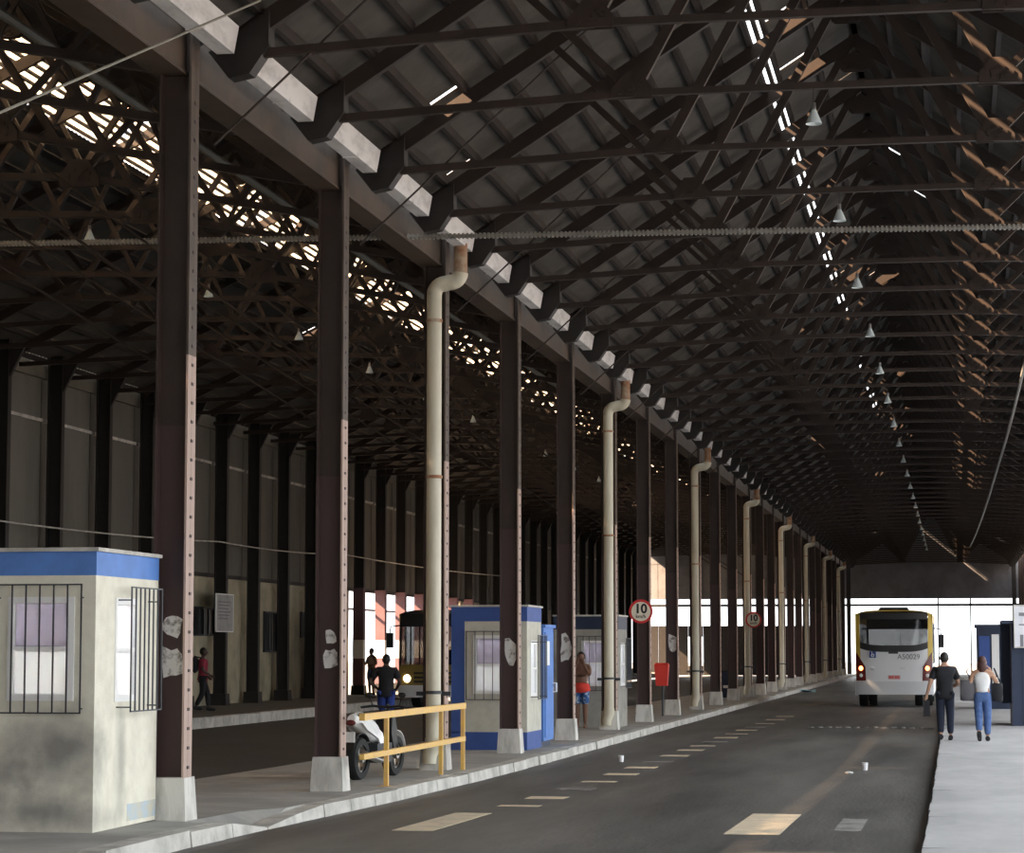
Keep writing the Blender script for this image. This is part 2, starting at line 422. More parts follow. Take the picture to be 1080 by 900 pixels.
def poster(i, x, z, w, h, seed): torn('poster', COLS[i], x, z, w, h, seed)
poster(0, -.21, 2.02 - .12, .22, .24, 1); poster(0, -.21, 1.66 - .12, .24, .34, 5)
poster(1, -.21, 1.89, .17, .2, 8); poster(1, -.21, 1.63, .2, .27, 3)
poster(3, -.21, 1.75, .24, .5, 4); poster(4, -.21, 1.83, .26, .62, 9); poster(7, -.21, 1.95, .26, .6, 12)

# far columns on the right side of the nave
for j, i in enumerate(range(17, NC)):
    yy = CY0 + SP * i
    c = empty('steel_column', (4.95, yy, 0), 0, ordw(j + 1) + ' far column of the right-hand row near the bright end opening', 'column', 'far columns of the right row')
    for nm, me, mt in CP:
        o = mk(nm, me, mt, c)
        if nm == 'rivet_row': o['kind'] = 'stuff'

# ------------------------------------------------------------------ girder and gutter along the column heads
gird = empty('girder', (0, 0, 0), 0, 'brown steel girder running along the heads of the column row', 'girder', kind='structure')
gm = MB(); gm.prism([(-.17, 0), (.17, 0), (.17, .03), (.15, .05), (.15, .47), (.17, .49), (.17, .52), (-.17, .52), (-.17, .49), (-.15, .47), (-.15, .05), (-.17, .03)], 'xz', .0, SP - .02)
gme = gm.mesh('girder_segment')
for i in range(-11, NC): mk('girder_segment', gme, M['girder'], gird, (-7.685, CY0 + SP * i, 7.57))
gut = empty('rain_gutter', (0, 0, 0), 0, 'pale sheet metal rain gutter hung above the girder', 'gutter', kind='structure')
gm = MB()
gm.hexa([(-.09, .10, 0), (.09, .10, 0), (.09, 2.95, 0), (-.09, 2.95, 0), (-.13, .10, .25), (.14, .10, .28), (.14, 2.95, .28), (-.13, 2.95, .25)])
gm.box(-.095, .10, .55, .57, -.012, .25); gm.box(-.095, .10, 1.9, 1.92, -.012, .25)
gme = gm.mesh('gutter_section', False)
for k in range(-4, 2 * NC): mk('gutter_section', gme, M['gutter'], gut, (-7.20, TY0 + HB * k, 7.83 + random.uniform(-.015, .015)))

# ------------------------------------------------------------------ roofs
def zR(x): return 8.12 + .64 * (x + 7.4) if x < -1.43 else 8.12 + .64 * (4.54 - x)
def zL(x): return 9.15 + .466 * (x + 22) if x < -14.7 else 8.25 + .6 * (-7.4 - x)
def corr(L, dx, dz, waves):
    m = MB(); n = waves * 4
    up = Vector((-dz, 0, dx)).normalized()
    vs = []; fs = []
    for i in range(n + 1):
        a = .022 * math.sin(2 * math.pi * i / 4)
        y = L * i / n
        vs += [Vector((-.02 * dx, y, -.02 * dz)) + up * a, Vector((dx * 1.02, y, dz * 1.02)) + up * a]
    for i in range(n): fs.append((2 * i, 2 * i + 1, 2 * i + 3, 2 * i + 2))
    m.add(vs, fs); return m
def slope(label, xs, zf, k0, k1, gaps=None, prob=0.0, seed=1, lift=0.0, maxn=300):
    root = empty('ceiling', (0, 0, 0), 0, label, 'roof', kind='structure')
    rr = random.Random(seed); cells = []
    cache = {}
    for k in range(k0, k1):
        for r in range(len(xs) - 1): cells.append((k, r))
    far = MB()
    vis = [c for c in cells if TY0 + HB * (c[0] + 1) > 22]
    near = set(vis[:maxn])
    for (k, r) in cells:
        x0, x1 = xs[r], xs[r + 1]; dx = x1 - x0; dz = zf(x1) - zf(x0)
        Lg = HB
        if gaps and (k, r) in gaps: Lg = HB - gaps[(k, r)]
        elif rr.random() < prob: Lg = HB - rr.uniform(.05, .16)
        y = TY0 + HB * k
        key = (r, round(Lg, 2))
        if (k, r) in near:
            if key not in cache:
                me = corr(Lg, dx, dz, 14).mesh('roof_sheet'); cache[key] = me
            mk('roof_sheet', cache[key], M['sheet'], root, (x0, y, zf(x0) + lift))
        else:
            c = corr(Lg, dx, dz, 6); far.add([(v[0] + x0, v[1] + y, v[2] + zf(x0) + lift) for v in c.v], c.f)
    if far.v:
        o = mk('roof_sheeting', far, M['sheet_far'], root); o['kind'] = 'stuff'
    for x in xs:
        m = MB(); m.box(-.035, .035, TY0 + HB * k0, TY0 + HB * k1, -.15, -.03); mk('purlin', m, M['purlin'], root, (x, 0, zf(x) + lift))
    return root
def lin(a, b, n): return [a + (b - a) * i / n for i in range(n + 1)]
K0, K1 = -22, 50
slope('corrugated roof slope over the road rising from the column row', lin(-7.35, -2.88, 10), zR, K0, K1, gaps={(20, 5): .25, (43, 5): .5, (12, 7): .1, (27, 6): .15}, prob=.01, seed=3)
slope('corrugated roof slope over the right platform', lin(4.54, -.30, 9), zR, K0, K1, gaps={(42, 2): .5}, prob=.02, seed=4)
slope('raised ridge vent sheets left of the ridge over the road', lin(-2.66, -1.43, 2), zR, K0, K1, prob=.16, seed=5, lift=.08)
slope('raised ridge vent sheets right of the ridge over the road', lin(-.24, -1.43, 2), zR, K0, K1, prob=.05, seed=6, lift=.08)
slope('corrugated roof slope of the left bay falling to the column row', lin(-7.55, -14.7, 11), zL, K0, K1, prob=.01, seed=8)
slope('corrugated lower roof slope of the left bay above the cream wall', lin(-22.2, -16.5, 9), zL, K0, K1, prob=.01, seed=9)
slope('narrow ridge strip of the left bay roof', lin(-15.35, -14.7, 1), zL, K0, K1, seed=10, lift=.1)
pc = empty('ceiling', (0, 0, 0), 0, 'short cover sheets closing the ridge slot in the far half of the roof', 'roof', kind='structure')
pme = corr(HB, .36, .23, 8).mesh('cover_sheet')
for k in list(range(-22, -1)) + list(range(12, K1)):
    if k < 0 or random.random() < (.45 if k < 24 else .8): mk('cover_sheet', pme, M['sheet'], pc, (-2.95, TY0 + HB * k, zR(-2.95) + .06))
# slatted daylight opening of the left bay
lou = empty('roof_louvre', (0, 0, 0), 0, 'slatted daylight strip high in the left bay roof', 'louvre', kind='structure')
for i in range(7):
    x = -16.42 + .165 * i
    m = MB(); m.box(-.025, .025, TY0 + HB * K0, TY0 + HB * K1, -.03, .03); mk('slat', m, M['purlin'], lou, (x, 0, zL(x)))
for k in range(-2, K1):
    x0, x1 = -16.52, -15.33
    yy = TY0 + HB * k; gp = .25 if k in (3, 6, 9, 13, 17) else .02
    m = MB(); m.hexa([(x0, yy, zL(x0) + .05), (x1, yy, zL(x1) + .05), (x1, yy + HB - gp, zL(x1) + .05), (x0, yy + HB - gp, zL(x0) + .05), (x0, yy, zL(x0) + .055), (x1, yy, zL(x1) + .055), (x1, yy + HB - gp, zL(x1) + .055), (x0, yy + HB - gp, zL(x0) + .055)])
    mk('translucent_panel', m, M['poly'], lou, smooth=False)
m = MB(); m.box(-.03, .03, TY0 + HB * K0, TY0 + HB * K1, -.06, .02)
mk('mid_bar', m, M['purlin'], lou, (-2.77, 0, zR(-2.77)))

# ------------------------------------------------------------------ trusses
def gusset(poly, riv, y=.065, k=.62):
    cx = sum(p[0] for p in poly) / len(poly); cz = min(p[1] for p in poly) + .09
    poly = [(cx + (p[0] - cx) * k, cz + (p[1] - cz) * k) for p in poly]; riv = [(cx + (p[0] - cx) * k, cz + (p[1] - cz) * k) for p in riv]
    m = MB(); m.prism(poly, 'xz', -y, -y + .012); m.prism(poly, 'xz', y - .012, y)
    for (x, z) in riv: m.box(x - .022, x + .022, -y - .014, -y, z - .022, z + .022)
    return m
def bm2(a, b, w=.09, h=.11): return MB().beam((a[0], 0, a[1]), (b[0], 0, b[1]), w, h)
RID = (-1.43, 11.78); A = (-3.45, 8.05); B = (.59, 8.05); EL = (-7.3, 7.98); ER = (4.44, 7.98)
def rx(x): return zR(x) - .26
parts = []
parts += [('rafter', bm2((-7.35, rx(-7.35)), (-1.43, rx(-1.43)), .10, .20)), ('rafter', bm2((4.5, rx(4.5)), (-1.43, rx(-1.43)), .10, .20))]
parts += [('tie', bm2((-7.0, 7.88), A, .08, .09)), ('tie', bm2((4.15, 7.88), B, .08, .09)), ('bottom_chord', bm2(A, B, .08, .075))]
parts += [('diagonal', bm2(A, RID, .09, .12)), ('diagonal', bm2(B, RID, .09, .12))]
parts += [('strut', bm2(A, (-4.9, rx(-4.9)), .07, .09)), ('strut', bm2(B, (2.04, rx(2.04)), .07, .09)),
          ]
def riv(cx, cz, n=9, r=.2, s=1):
    q = random.Random(s); return [(cx + q.uniform(-r, r), cz + q.uniform(-r * .5, r * .5)) for _ in range(n)]
gA = gusset([(-3.85, 7.96), (-3.1, 7.96), (-3.1, 8.15), (-3.3, 8.42), (-3.6, 8.42), (-3.85, 8.1)], riv(-3.47, 8.14, 10, .22, 2))
gB = gusset([(.24, 7.96), (.99, 7.96), (.99, 8.1), (.74, 8.42), (.44, 8.42), (.24, 8.15)], riv(.6, 8.14, 10, .22, 3))
gR = gusset([(-1.95, 11.35), (-1.7, 11.15), (-1.16, 11.15), (-.91, 11.35), (-1.43, 11.7)], riv(-1.43, 11.33, 10, .28, 4))
parts += [('gusset', gA), ('gusset', gB), ('gusset', gR)]
hl = MB().prism([(-7.42, 7.9), (-7.2, 7.62), (-6.98, 7.66), (-6.78, 7.95), (-6.78, rx(-6.78) + .05), (-7.42, rx(-7.42) + .05)], 'xz', -.11, .11)
hr = MB().prism([(4.56, 7.9), (4.34, 7.62), (4.12, 7.66), (3.92, 7.95), (3.92, rx(3.92) + .05), (4.56, rx(4.56) + .05)], 'xz', -.11, .11)
parts += [('haunch', hl), ('haunch', hr)]
RP = [(n, m.mesh(n), M['dark'] if n == 'haunch' else M['truss']) for n, m in parts]
rod = MB().tube([(-7.38, 0, 6.95), (-4.1, 0, rx(-4.1) - .05)], .014, 5).mesh('brace_rod')
def lx(x): return zL(x) - .25
A2 = (-17.1, 8.75); B2 = (-12.3, 8.6); R2 = (-14.7, 12.2)
lp_ = [('rafter', bm2((-22, lx(-22)), (-14.7, lx(-14.7)), .10, .2)), ('rafter', bm2((-7.5, lx(-7.5)), (-14.7, lx(-14.7)), .10, .2)),
       ('tie', bm2((-21.9, 8.6), A2, .1, .1)), ('tie', bm2((-7.6, 7.7), B2, .1, .1)), ('bottom_chord', bm2(A2, B2, .12, .1)),
       ('diagonal', bm2(A2, R2)), ('diagonal', bm2(B2, R2)),
       ('strut', bm2(A2, (-18.6, lx(-18.6)), .07, .09)), ('strut', bm2(B2, (-10.9, lx(-10.9)), .07, .09)), ('strut', bm2((-14.7, 8.68), (-16.2, lx(-16.2)), .06, .08)), ('strut', bm2((-14.7, 8.68), (-13.2, lx(-13.2)), .06, .08)),
       ('strut', bm2((-9.9, 8.1), (-9.4, lx(-9.4)), .06, .07)), ('strut', bm2((-9.9, 8.1), (-10.9, lx(-10.9)), .06, .07)),
       ('gusset', gusset([(-12.8, 8.42), (-11.8, 8.42), (-11.8, 8.62), (-12.1, 9.05), (-12.5, 9.05), (-12.8, 8.7)], riv(-12.3, 8.68, 10, .28, 5))),
       ('gusset', gusset([(-17.5, 8.6), (-16.7, 8.6), (-16.7, 8.8), (-17, 9.2), (-17.3, 9.2), (-17.5, 8.9)], riv(-17.1, 8.85, 10, .24, 6))),
       ('gusset', gusset([(-15.2, 11.7), (-14.95, 11.5), (-14.45, 11.5), (-14.2, 11.7), (-14.7, 12.1)], riv(-14.7, 11.7, 10, .26, 7)))]
LP = [(n, m.mesh(n), M['truss']) for n, m in lp_]
rodL = [MB().tube([B2[:1] + (0,) + B2[1:], (-7.8, 0, 5.25)], .018, 5).mesh('tie_rod'), MB().tube([(-14.2, 0, 8.6), (-7.8, 0, 4.6)], .016, 5).mesh('tie_rod')]
for k in range(-1, 50):
    yy = TY0 + HB * k
    near = k + 2 <= 14
    lab = (ordw(k + 2) + ' brown steel roof truss over the road counting from the camera') if near else 'distant brown steel roof truss over the road, lost in the dark towards the end'
    t = empty('roof_truss', (0, yy, 0), 0, lab, 'roof truss', 'roof trusses over the road' if near else 'distant roof trusses over the road')
    for n, me, mt in RP: mk(n, me, mt, t)
    if k % 2 == 0 and k < 20: mk('brace_rod', rod, M['truss'], t)
    lab = (ordw(k + 2) + ' brown steel roof truss of the left bay counting from the camera') if near else 'distant brown steel roof truss of the left bay, lost in the dark'
    t = empty('roof_truss', (0, yy, 0), 0, lab, 'roof truss', 'roof trusses of the left bay' if near else 'distant roof trusses of the left bay')
    for n, me, mt in LP: mk(n, me, mt, t)
    if k % 2 == 0 and k < 24:
        for me in rodL: mk('tie_rod', me, M['truss'], t)

# ------------------------------------------------------------------ left wall
LWX, LCX = -22.4, -22.0
lw0, lws = 51.3, 3.58
nl = 36
wbk = MB(); wbk.box(LWX - .2, LWX - .13, lw0 - 24 * lws, lw0 + nl * lws, 4.0, 9.3)
wall = empty('wall_left', (0, 0, 0), 0, 'cream lower wall with grey cladding above along the far left side', 'wall', kind='structure')
lowm = MB().box(-.12, 0, 0, lws, -.1, 4.05).mesh('wall_panel'); upm = MB().box(-.08, 0, 0.02, lws - .02, 4.05, 7.5).mesh('cladding_panel'); up2 = MB().box(-.08, 0, 0.02, lws - .02, 7.5, 8.6).mesh('cladding_panel')
bandm = MB().box(-.1, .12, 0, lws, 8.55, 9.2).mesh('eaves_band'); ledm = MB().box(0, .1, .1, lws - .1, 7.46, 7.54).mesh('ledge'); skm = MB().box(-.1, .03, 0, lws, 4.0, 4.12).mesh('sill_rail')
mk('backing', wbk, M['clad'], wall, smooth=False)
for n in range(-24, nl):
    yy = lw0 + lws * n
    if not (89 < yy + 1 < 112 or yy > 171): mk('wall_panel', lowm, M['cream'], wall, (LWX, yy, 0))
    mk('cladding_panel', upm, M['clad'], wall, (LWX, yy, 0)); mk('cladding_panel', up2, M['clad'], wall, (LWX, yy, 0))
    mk('eaves_band', bandm, M['band'], wall, (LWX, yy, 0)); mk('ledge', ledm, M['ledge'], wall, (LWX, yy, 0)); mk('sill_rail', skm, M['dark'], wall, (LWX, yy, 0))
cw = [('web', MB().box(-.18, .18, -.012, .012, 0, 9.0).mesh('web')), ('flange', MB().box(.16, .19, -.11, .11, 0, 9.0).mesh('flange')), ('flange', MB().box(-.19, -.16, -.11, .11, 0, 9.0).mesh('flange')),
      ('bracket', MB().prism([(.19, 8.1), (.6, 8.9), (.19, 8.9)], 'xz', -.06, .06).mesh('bracket')), ('base', MB().frus((0, 0), (.26, .24), (.24, .22), -.05, .35).mesh('base'))]
for n in range(0, nl):
    yy = lw0 + lws * n
    pk = 89 < yy < 113
    c = empty('wall_column', (LCX, yy, .1), 0, ordw(n + 1) + (' wall column from the left edge, painted pink against the bright opening' if pk else ' dark steel column from the left edge along the far left wall'), 'column', 'columns along the left wall')
    for nm, me in cw: mk(nm, me, None, c)
    for ch in c.children:
        if not ch.data.materials: ch.data.materials.append(M['dark'])
    if pk:
        m = MB(); m.box(-.2, .2, -.18, .18, .36, 4.0); mk('pink_casing', m, M['pink'], c)
        m = MB(); m.box(-.205, .205, -.185, .185, 1.35, 2.05); mk('white_sleeve', m, M['white'], c)
m = MB(); m.box(-22.5, -22.42, 90.5, 108, 3.28, 3.36); tag(mk('trim_1', m, M['bars']), 'thin rail crossing the bright opening in the left wall', 'rail', kind='structure')
def left_window(n, y0, y1, z0, z1, label):
    w = empty('window_%d' % n, (LWX, y0, z0), 0, label, 'window', kind='structure')
    h = z1 - z0; L = y1 - y0
    m = MB(); m.box(.0, .03, 0, L, 0, h); mk('pane', m, M['busdark'], w)
    f = MB(); f.box(0, .07, 0, L, 0, .06); f.box(0, .07, 0, L, h - .06, h); f.box(0, .07, 0, .06, .06, h - .06); f.box(0, .07, L - .06, L, .06, h - .06); mk('frame', f, M['bars'], w)
    for i in range(1, 5):
        m = MB(); m.box(.03, .06, L * i / 5 - .012, L * i / 5 + .012, .06, h - .06); mk('bar', m, M['bars'], w)
left_window(1, 70.6, 73.2, 2.2, 3.08, 'wide dark barred window left of the notice board on the cream wall')
left_window(2, 78.9, 80.4, 1.7, 3.05, 'tall dark window in the cream wall between two dark columns')
left_window(3, 83.6, 85.0, 2.2, 3.1, 'small dark window in the cream wall beside the second brown column')
nb = empty('notice_board', (-21.782, 71.6, 2.35), 0, 'pale notice board hung on a dark column of the left wall', 'notice board')
m = MB(); m.box(-.03, 0, 0, 1.75, 0, 1.1); mk('board', m, mat('board_sheet', (.42, .42, .42), .6, c2=(.28, .28, .28), scale=3), nb)
m = MB(); m.box(-.03, .012, -.03, 0, -.03, 1.13); m.box(-.03, .012, 1.75, 1.78, -.03, 1.13); m.box(-.03, .012, 0, 1.75, -.03, 0); m.box(-.03, .012, 0, 1.75, 1.1, 1.13); mk('frame', m, M['white'], nb)
m = MB()
for i in range(6): m.box(0, .003, .2, 1.5 - .12 * (i % 3), .86 - .1 * i, .9 - .1 * i)
o = mk('printed_lines', m, M['grey_ink'], nb)
def wire(name, pts, r, mt, label, sag=0.0, n=14):
    P = []
    for a, b in zip(pts, pts[1:]):
        for i in range(n): 
            t = i / n; q = Vector(a).lerp(Vector(b), t); q.z -= sag * 4 * t * (1 - t); P.append(q)
    P.append(Vector(pts[-1]))
    return tag(mk(name, MB().tube(P, r, 6), mt), label, 'cable')
wire('wall_cable', [(-21.5, 50, 4.75), (-21.5, 71, 5.0), (-21.5, 86, 5.2), (-21.5, 118, 5.35)], .022, M['ledge'], 'thin pale cable strung along the columns of the left wall', .1)

# ------------------------------------------------------------------ end wall
ew = empty('wall_back', (0, 0, 0), 0, 'grey clad end wall above the bright exit', 'wall', kind='structure')
m = MB(); m.prism([(-22.4, 5.45), (4.95, 5.45), (4.95, 8.0), (4.54, 8.3), (-1.43, 12.15), (-7.4, 8.4), (-14.7, 12.75), (-22.4, 9.3)], 'xz', YEND + .09, YEND + .16); mk('backing', m, M['endwall'], ew, smooth=False)
x = -22.4
while x < 4.9:
    x2 = min(x + 1.1, 4.95); xm = (x + x2) / 2
    zt = (zR(xm) if xm > -7.4 else zL(xm)) - .1
    m = MB(); m.box(x, x2 - .03, YEND, YEND + .08, 5.45, min(8.0, zt)); mk('cladding_panel', m, M['endwall'], ew)
    if zt > 8.05:
        m = MB(); m.box(x, x2 - .03, YEND, YEND + .08, 8.03, zt); mk('cladding_panel', m, M['endwall'], ew)
    if x2 < -8.1:
        m = MB(); m.box(x, x2 - .02, YEND, YEND + .12, -.1, 3.5)
        if not (-18.9 < xm < -17.6): mk('wall_panel', m, M['dark'], ew)
        else:
            m = MB(); m.box(x, x2 - .02, YEND, YEND + .12, 2.7, 3.5); mk('wall_panel', m, M['dark'], ew)
            m = MB(); m.box(x, x2 - .02, YEND, YEND + .12, -.1, .6); mk('wall_panel', m, M['dark'], ew)
    x = x2
m = MB(); m.box(-22.4, 4.95, YEND - .05, YEND + .15, 4.9, 5.08); mk('lintel', m, M['dark'], ew)
for x in (-7.4, -1.0, 1.3, 4.4, -11, -14.7, -18.3):
    m = MB(); wv = .05 if x in (-1.0, 1.3) else .15
    m.box(x - wv, x + wv, YEND - .04, YEND + .14, -.1, 9.5 if wv > .1 else 5.5); mk('post', m, M['dark'], ew)
# right side: far end walled; upper panels before it added to dim the roof
rw = empty('wall_right', (0, 0, 0), 0, 'dark side wall beyond the right-hand column row, with unseen panels added to cut light', 'wall', kind='structure')
m = MB(); m.box(5.35, 5.45, -46, -4, -.1, 8.2); mk('wall_panel', m, M['endwall'], rw, smooth=False)  # added unseen panel behind the camera, cuts light on front faces
y = 60.0
while y < YEND:
    m = MB(); m.box(5.35, 5.45, y, min(y + SP, YEND) - .002, -.1 if y > 118 else 3.9, 8.2); mk('wall_panel', m, M['endwall'], rw, smooth=False); y += SP

fw = MB(); fw.box(-22.6, 4.6, -47, -46.8, -.5, 9.0)  # added unseen wall, keeps light from behind off the front faces
tag(mk('wall_light_block', fw, M['endwall'], smooth=False), 'unseen wall added behind the viewer to block frontal light', 'wall', kind='structure')

# ------------------------------------------------------------------ downpipes
def downpipe(i, n):
    yy = CY0 + SP * i
    base = gz(yy)
    d = empty('downpipe', (XC - .19, yy - .28, base), 0, ordw(n) + ' cream rain pipe from the camera, running down a brown column' if n > 1 else 'thick cream rain pipe behind the yellow railing, nearest the camera', 'downpipe', 'cream downpipes')
    mk('pipe', MB().tube([(0, 0, .45), (0, 0, 7.1)], .112, 14), M['pipe'], d)
    e = []
    for k in range(7):
        a = R(90) * k / 6; e.append((.16 - .16 * math.cos(a), 0, 7.1 + .16 * math.sin(a)))
    e2 = [(.24, 0, 7.28)]
    for k in range(7):
        a = R(90) * k / 6; e2.append((.26 + .14 * math.sin(a), 0, 7.42 - .14 * math.cos(a)))
    mk('elbow', MB().tube(e + e2, .118, 12), M['pipe'], d)
    mk('rusty_neck', MB().tube([(.40, 0, 7.4), (.40, 0, 7.86)], .105, 12), M['rust'], d)
    for z in (1.15, 4.35, 6.7):
        mk('collar', MB().lathe([(.118, -.025), (.13, -.02), (.13, .02), (.118, .025)], (0, 0, z), 14), M['rust'] if z > 2 else M['bars'], d)
    mk('clamp_bar', MB().box(-.28, .24, .1, .13, 1.1, 1.16), M['bars'], d)
    mk('shoe', MB().tube([(0, 0, .48), (0, 0, .36), (-.04, -.05, .22), (-.04, -.06, .1)], [.125, .125, .11, .10], 12), M['pipe'], d)
for n, i in enumerate(range(2, NC, 3)): downpipe(i, n + 1)

# ------------------------------------------------------------------ kiosks
def wall_hole(m, ax, t0, t1, u0, u1, z0, z1, holes):
    # wall slab between thickness t0..t1, along u, with rectangular holes sorted in u
    def bx(a, b, c, d):
        if b - a < 1e-4 or d - c < 1e-4: return
        if ax == 'x': m.box(a, b, t0, t1, c, d)
        else: m.box(t0, t1, a, b, c, d)
    u = u0
    for (a, b, c, d) in holes:
        bx(u, a, z0, z1); bx(a, b, z0, c); bx(a, b, d, z1); u = b
    bx(u, u1, z0, z1)
def sash(parent, ax, t, sgn, u0, u1, z0, z1, top_mat, bot_mat):
    # window unit set in a hole: frame, middle rail, two panes
    w = empty('window_unit', (0, 0, 0)); w.parent = parent
    def bx(a, b, c, d, p, q, nm, mt):
        m = MB(); lo, hi = sorted((t + sgn * p, t + sgn * q))
        if ax == 'x': m.box(a, b, lo, hi, c, d)
        else: m.box(lo, hi, a, b, c, d)
        mk(nm, m, mt, w, smooth=False)
    f = .06; zm = z0 + (z1 - z0) * .5
    bx(u0, u0 + f, z0, z1, -.06, .012, 'frame_stile', M['white']); bx(u1 - f, u1, z0, z1, -.06, .012, 'frame_stile', M['white'])
    bx(u0 + f, u1 - f, z0, z0 + f, -.06, .012, 'frame_rail', M['white']); bx(u0 + f, u1 - f, z1 - f, z1, -.06, .012, 'frame_rail', M['white']); bx(u0 + f, u1 - f, zm - .02, zm + .02, -.05, .008, 'frame_rail', M['white'])
    bx(u0 + f, u1 - f, zm + .02, z1 - f, -.04, -.032, 'upper_pane', top_mat); bx(u0 + f, u1 - f, z0 + f, zm - .02, -.03, -.022, 'lower_pane', bot_mat)
def grille(parent, ax, t, sgn, u0, u1, z0, z1, nb, off):
    gr = empty('grille', (0, 0, 0)); gr.parent = parent
    r = .0065
    def bx(a, b, c, d, p, q, nm):
        m = MB(); lo, hi = sorted((t + sgn * p, t + sgn * q))
        if ax == 'x': m.box(a, b, lo, hi, c, d)
        else: m.box(lo, hi, a, b, c, d)
        mk(nm, m, M['bars'], gr, smooth=False)
    for i in range(nb + 1):
        u = u0 + (u1 - u0) * i / nb; bx(u - r, u + r, z0, z1, off - r, off + r, 'grille_bar')
    for z in (z0, z1): bx(u0 - r, u1 + r, z - r, z + r, off - r, off + r, 'grille_rail')
    for z in (z0 + .04, z1 - .12):
        for u in (u0, u1): bx(u - r, u + r, z - r, z + r, 0, off, 'grille_stay')
def kiosk(label, x1, y0, w, d, h, front, side, fbars, sbars, wall_m, bandc, bandh, zbase, leftblue=False, skirt=None):
    """origin at front right corner on the ground; -x is its width, +y its depth"""
    k = empty('ticket_kiosk', (x1, y0, zbase), 0, label, 'kiosk', 'small kiosks on the platform')
    t = .10; m = MB()
    wall_hole(m, 'x', 0, t, -w, 0, 0, h, [front]); wall_hole(m, 'y', -t, 0, t, d - t, 0, h, [side])
    wall_hole(m, 'x', d - t, d, -w, 0, 0, h, []); wall_hole(m, 'y', -w, -w + t, t, d - t, 0, h, [])
    mk('wall', m, wall_m, k, smooth=False)
    m = MB(); m.box(-w - .005, .005, -.005, d + .005, h - bandh, h); m2 = MB()
    b = MB(); b.box(-w - .004, .004, -.004, 0, h - bandh, h); b.box(0, .004, 0, d + .004, h - bandh, h); b.box(-w - .004, .0, d, d + .004, h - bandh, h); b.box(-w - .004, -w, 0, d, h - bandh, h)
    mk('painted_band', b, bandc, k, smooth=False)
    m = MB(); m.box(-w - .03, .03, -.03, d + .03, h, h + .035); mk('roof_slab', m, M['ledge'], k)
    m = MB(); m.box(-w + t, -t, t, d - t, .0, .03); mk('floor_slab', m, M['paving'], k)
    sash(k, 'x', 0, -1, *front, M['hazy'], M['blind_t']); sash(k, 'y', 0, 1, *side, M['blind_t'], M['blind_t'])
    grille(k, 'x', 0, -1, *fbars, 6, .05); grille(k, 'y', 0, 1, *sbars, 7, .14)
    m = MB(); m.tube([(-w + .3, d * .5, h - .12), (-.3, d * .5, h - .12)], .02, 8); mk('lamp_tube', m, M['tube'], k)
    if leftblue:
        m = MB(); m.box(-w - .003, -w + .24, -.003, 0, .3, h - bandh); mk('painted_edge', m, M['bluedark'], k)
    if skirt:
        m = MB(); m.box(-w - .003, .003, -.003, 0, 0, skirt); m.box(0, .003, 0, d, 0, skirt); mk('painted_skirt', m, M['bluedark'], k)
    return k
k1wall = mat('kiosk_render', (.80, .77, .65), .85, c2=(.70, .67, .56), scale=4, obj=True, bump=.15, bscale=60,
             extra=smudges([((-.35, 0, .75), (.75, .5, .5), .75), ((-1.0, 0, .55), (.6, .5, .4), .6), ((-.55, 0, .18), (.9, .4, .25), .7), ((0, .75, .6), (.3, .22, .62), .45), ((0, .35, .1), (.3, .8, .16), .3)], (.10, .095, .10)))
k1 = kiosk('cream kiosk with blue top band nearest the camera at the left edge', -7.71, 21.58, 2.0, 1.8, 2.555, (-.84, -.20, 1.19, 2.14), (.53, 1.15, 1.17, 2.14), (-.92, -.12, 1.08, 2.25), (.60, 1.50, 1.08, 2.24), k1wall, M['blue'], .22, .14)
m = MB(); m.box(0, .002, .95, 1.79, .04, .2); mk('worn_blue_patch', m, mat('faded_blue', (.48, .56, .62), .8, c2=(.60, .57, .45), scale=6), k1)
k2wall = mat('kiosk_render_grey', (.60, .58, .50), .85, c2=(.50, .48, .41), scale=3, obj=True)
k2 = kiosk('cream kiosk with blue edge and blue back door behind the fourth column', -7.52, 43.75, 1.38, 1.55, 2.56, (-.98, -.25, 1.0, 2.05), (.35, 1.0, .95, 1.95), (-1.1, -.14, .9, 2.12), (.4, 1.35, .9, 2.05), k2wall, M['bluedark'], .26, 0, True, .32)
kd = empty('portable_cabin', (-7.5, 45.45, 0), 0, 'narrow light blue cabin standing behind the second kiosk', 'cabin')
m = MB(); m.box(-.9, 0, 0, 1.15, .1, 2.2); mk('body', m, M['blue'], kd)
m = MB(); m.box(-.95, .04, -.03, 1.2, 2.2, 2.26); mk('roof', m, M['blue'], kd)
m = MB(); m.box(0, .02, .12, 1.05, .16, 2.12); dr = mk('door', m, M['blue'], kd)
m = MB(); m.box(.02, .035, .14, .5, 1.5, 1.95); mk('notice', m, M['white'], dr)
m = MB(); m.tube([(.02, .95, 1.0), (.09, .95, 1.0), (.09, .95, 1.16), (.02, .95, 1.16)], .02, 6); mk('handle', m, M['white'], dr)
m = MB(); m.box(-.85, -.05, .05, 1.1, 0, .1); mk('skid', m, M['navy'], kd)
k3wall = mat('kiosk_render_dull', (.36, .35, .31), .85, c2=(.28, .27, .24), scale=3, obj=True)
k3 = kiosk('dull cream kiosk with navy band behind the person in red', -7.62, 56.75, 1.5, 1.6, 2.56, (-.85, -.15, .95, 2.0), (.4, 1.1, .95, 1.95), (-.95, -.08, .85, 2.1), (.4, 1.35, .9, 2.05), k3wall, M['navy'], .3, 0)

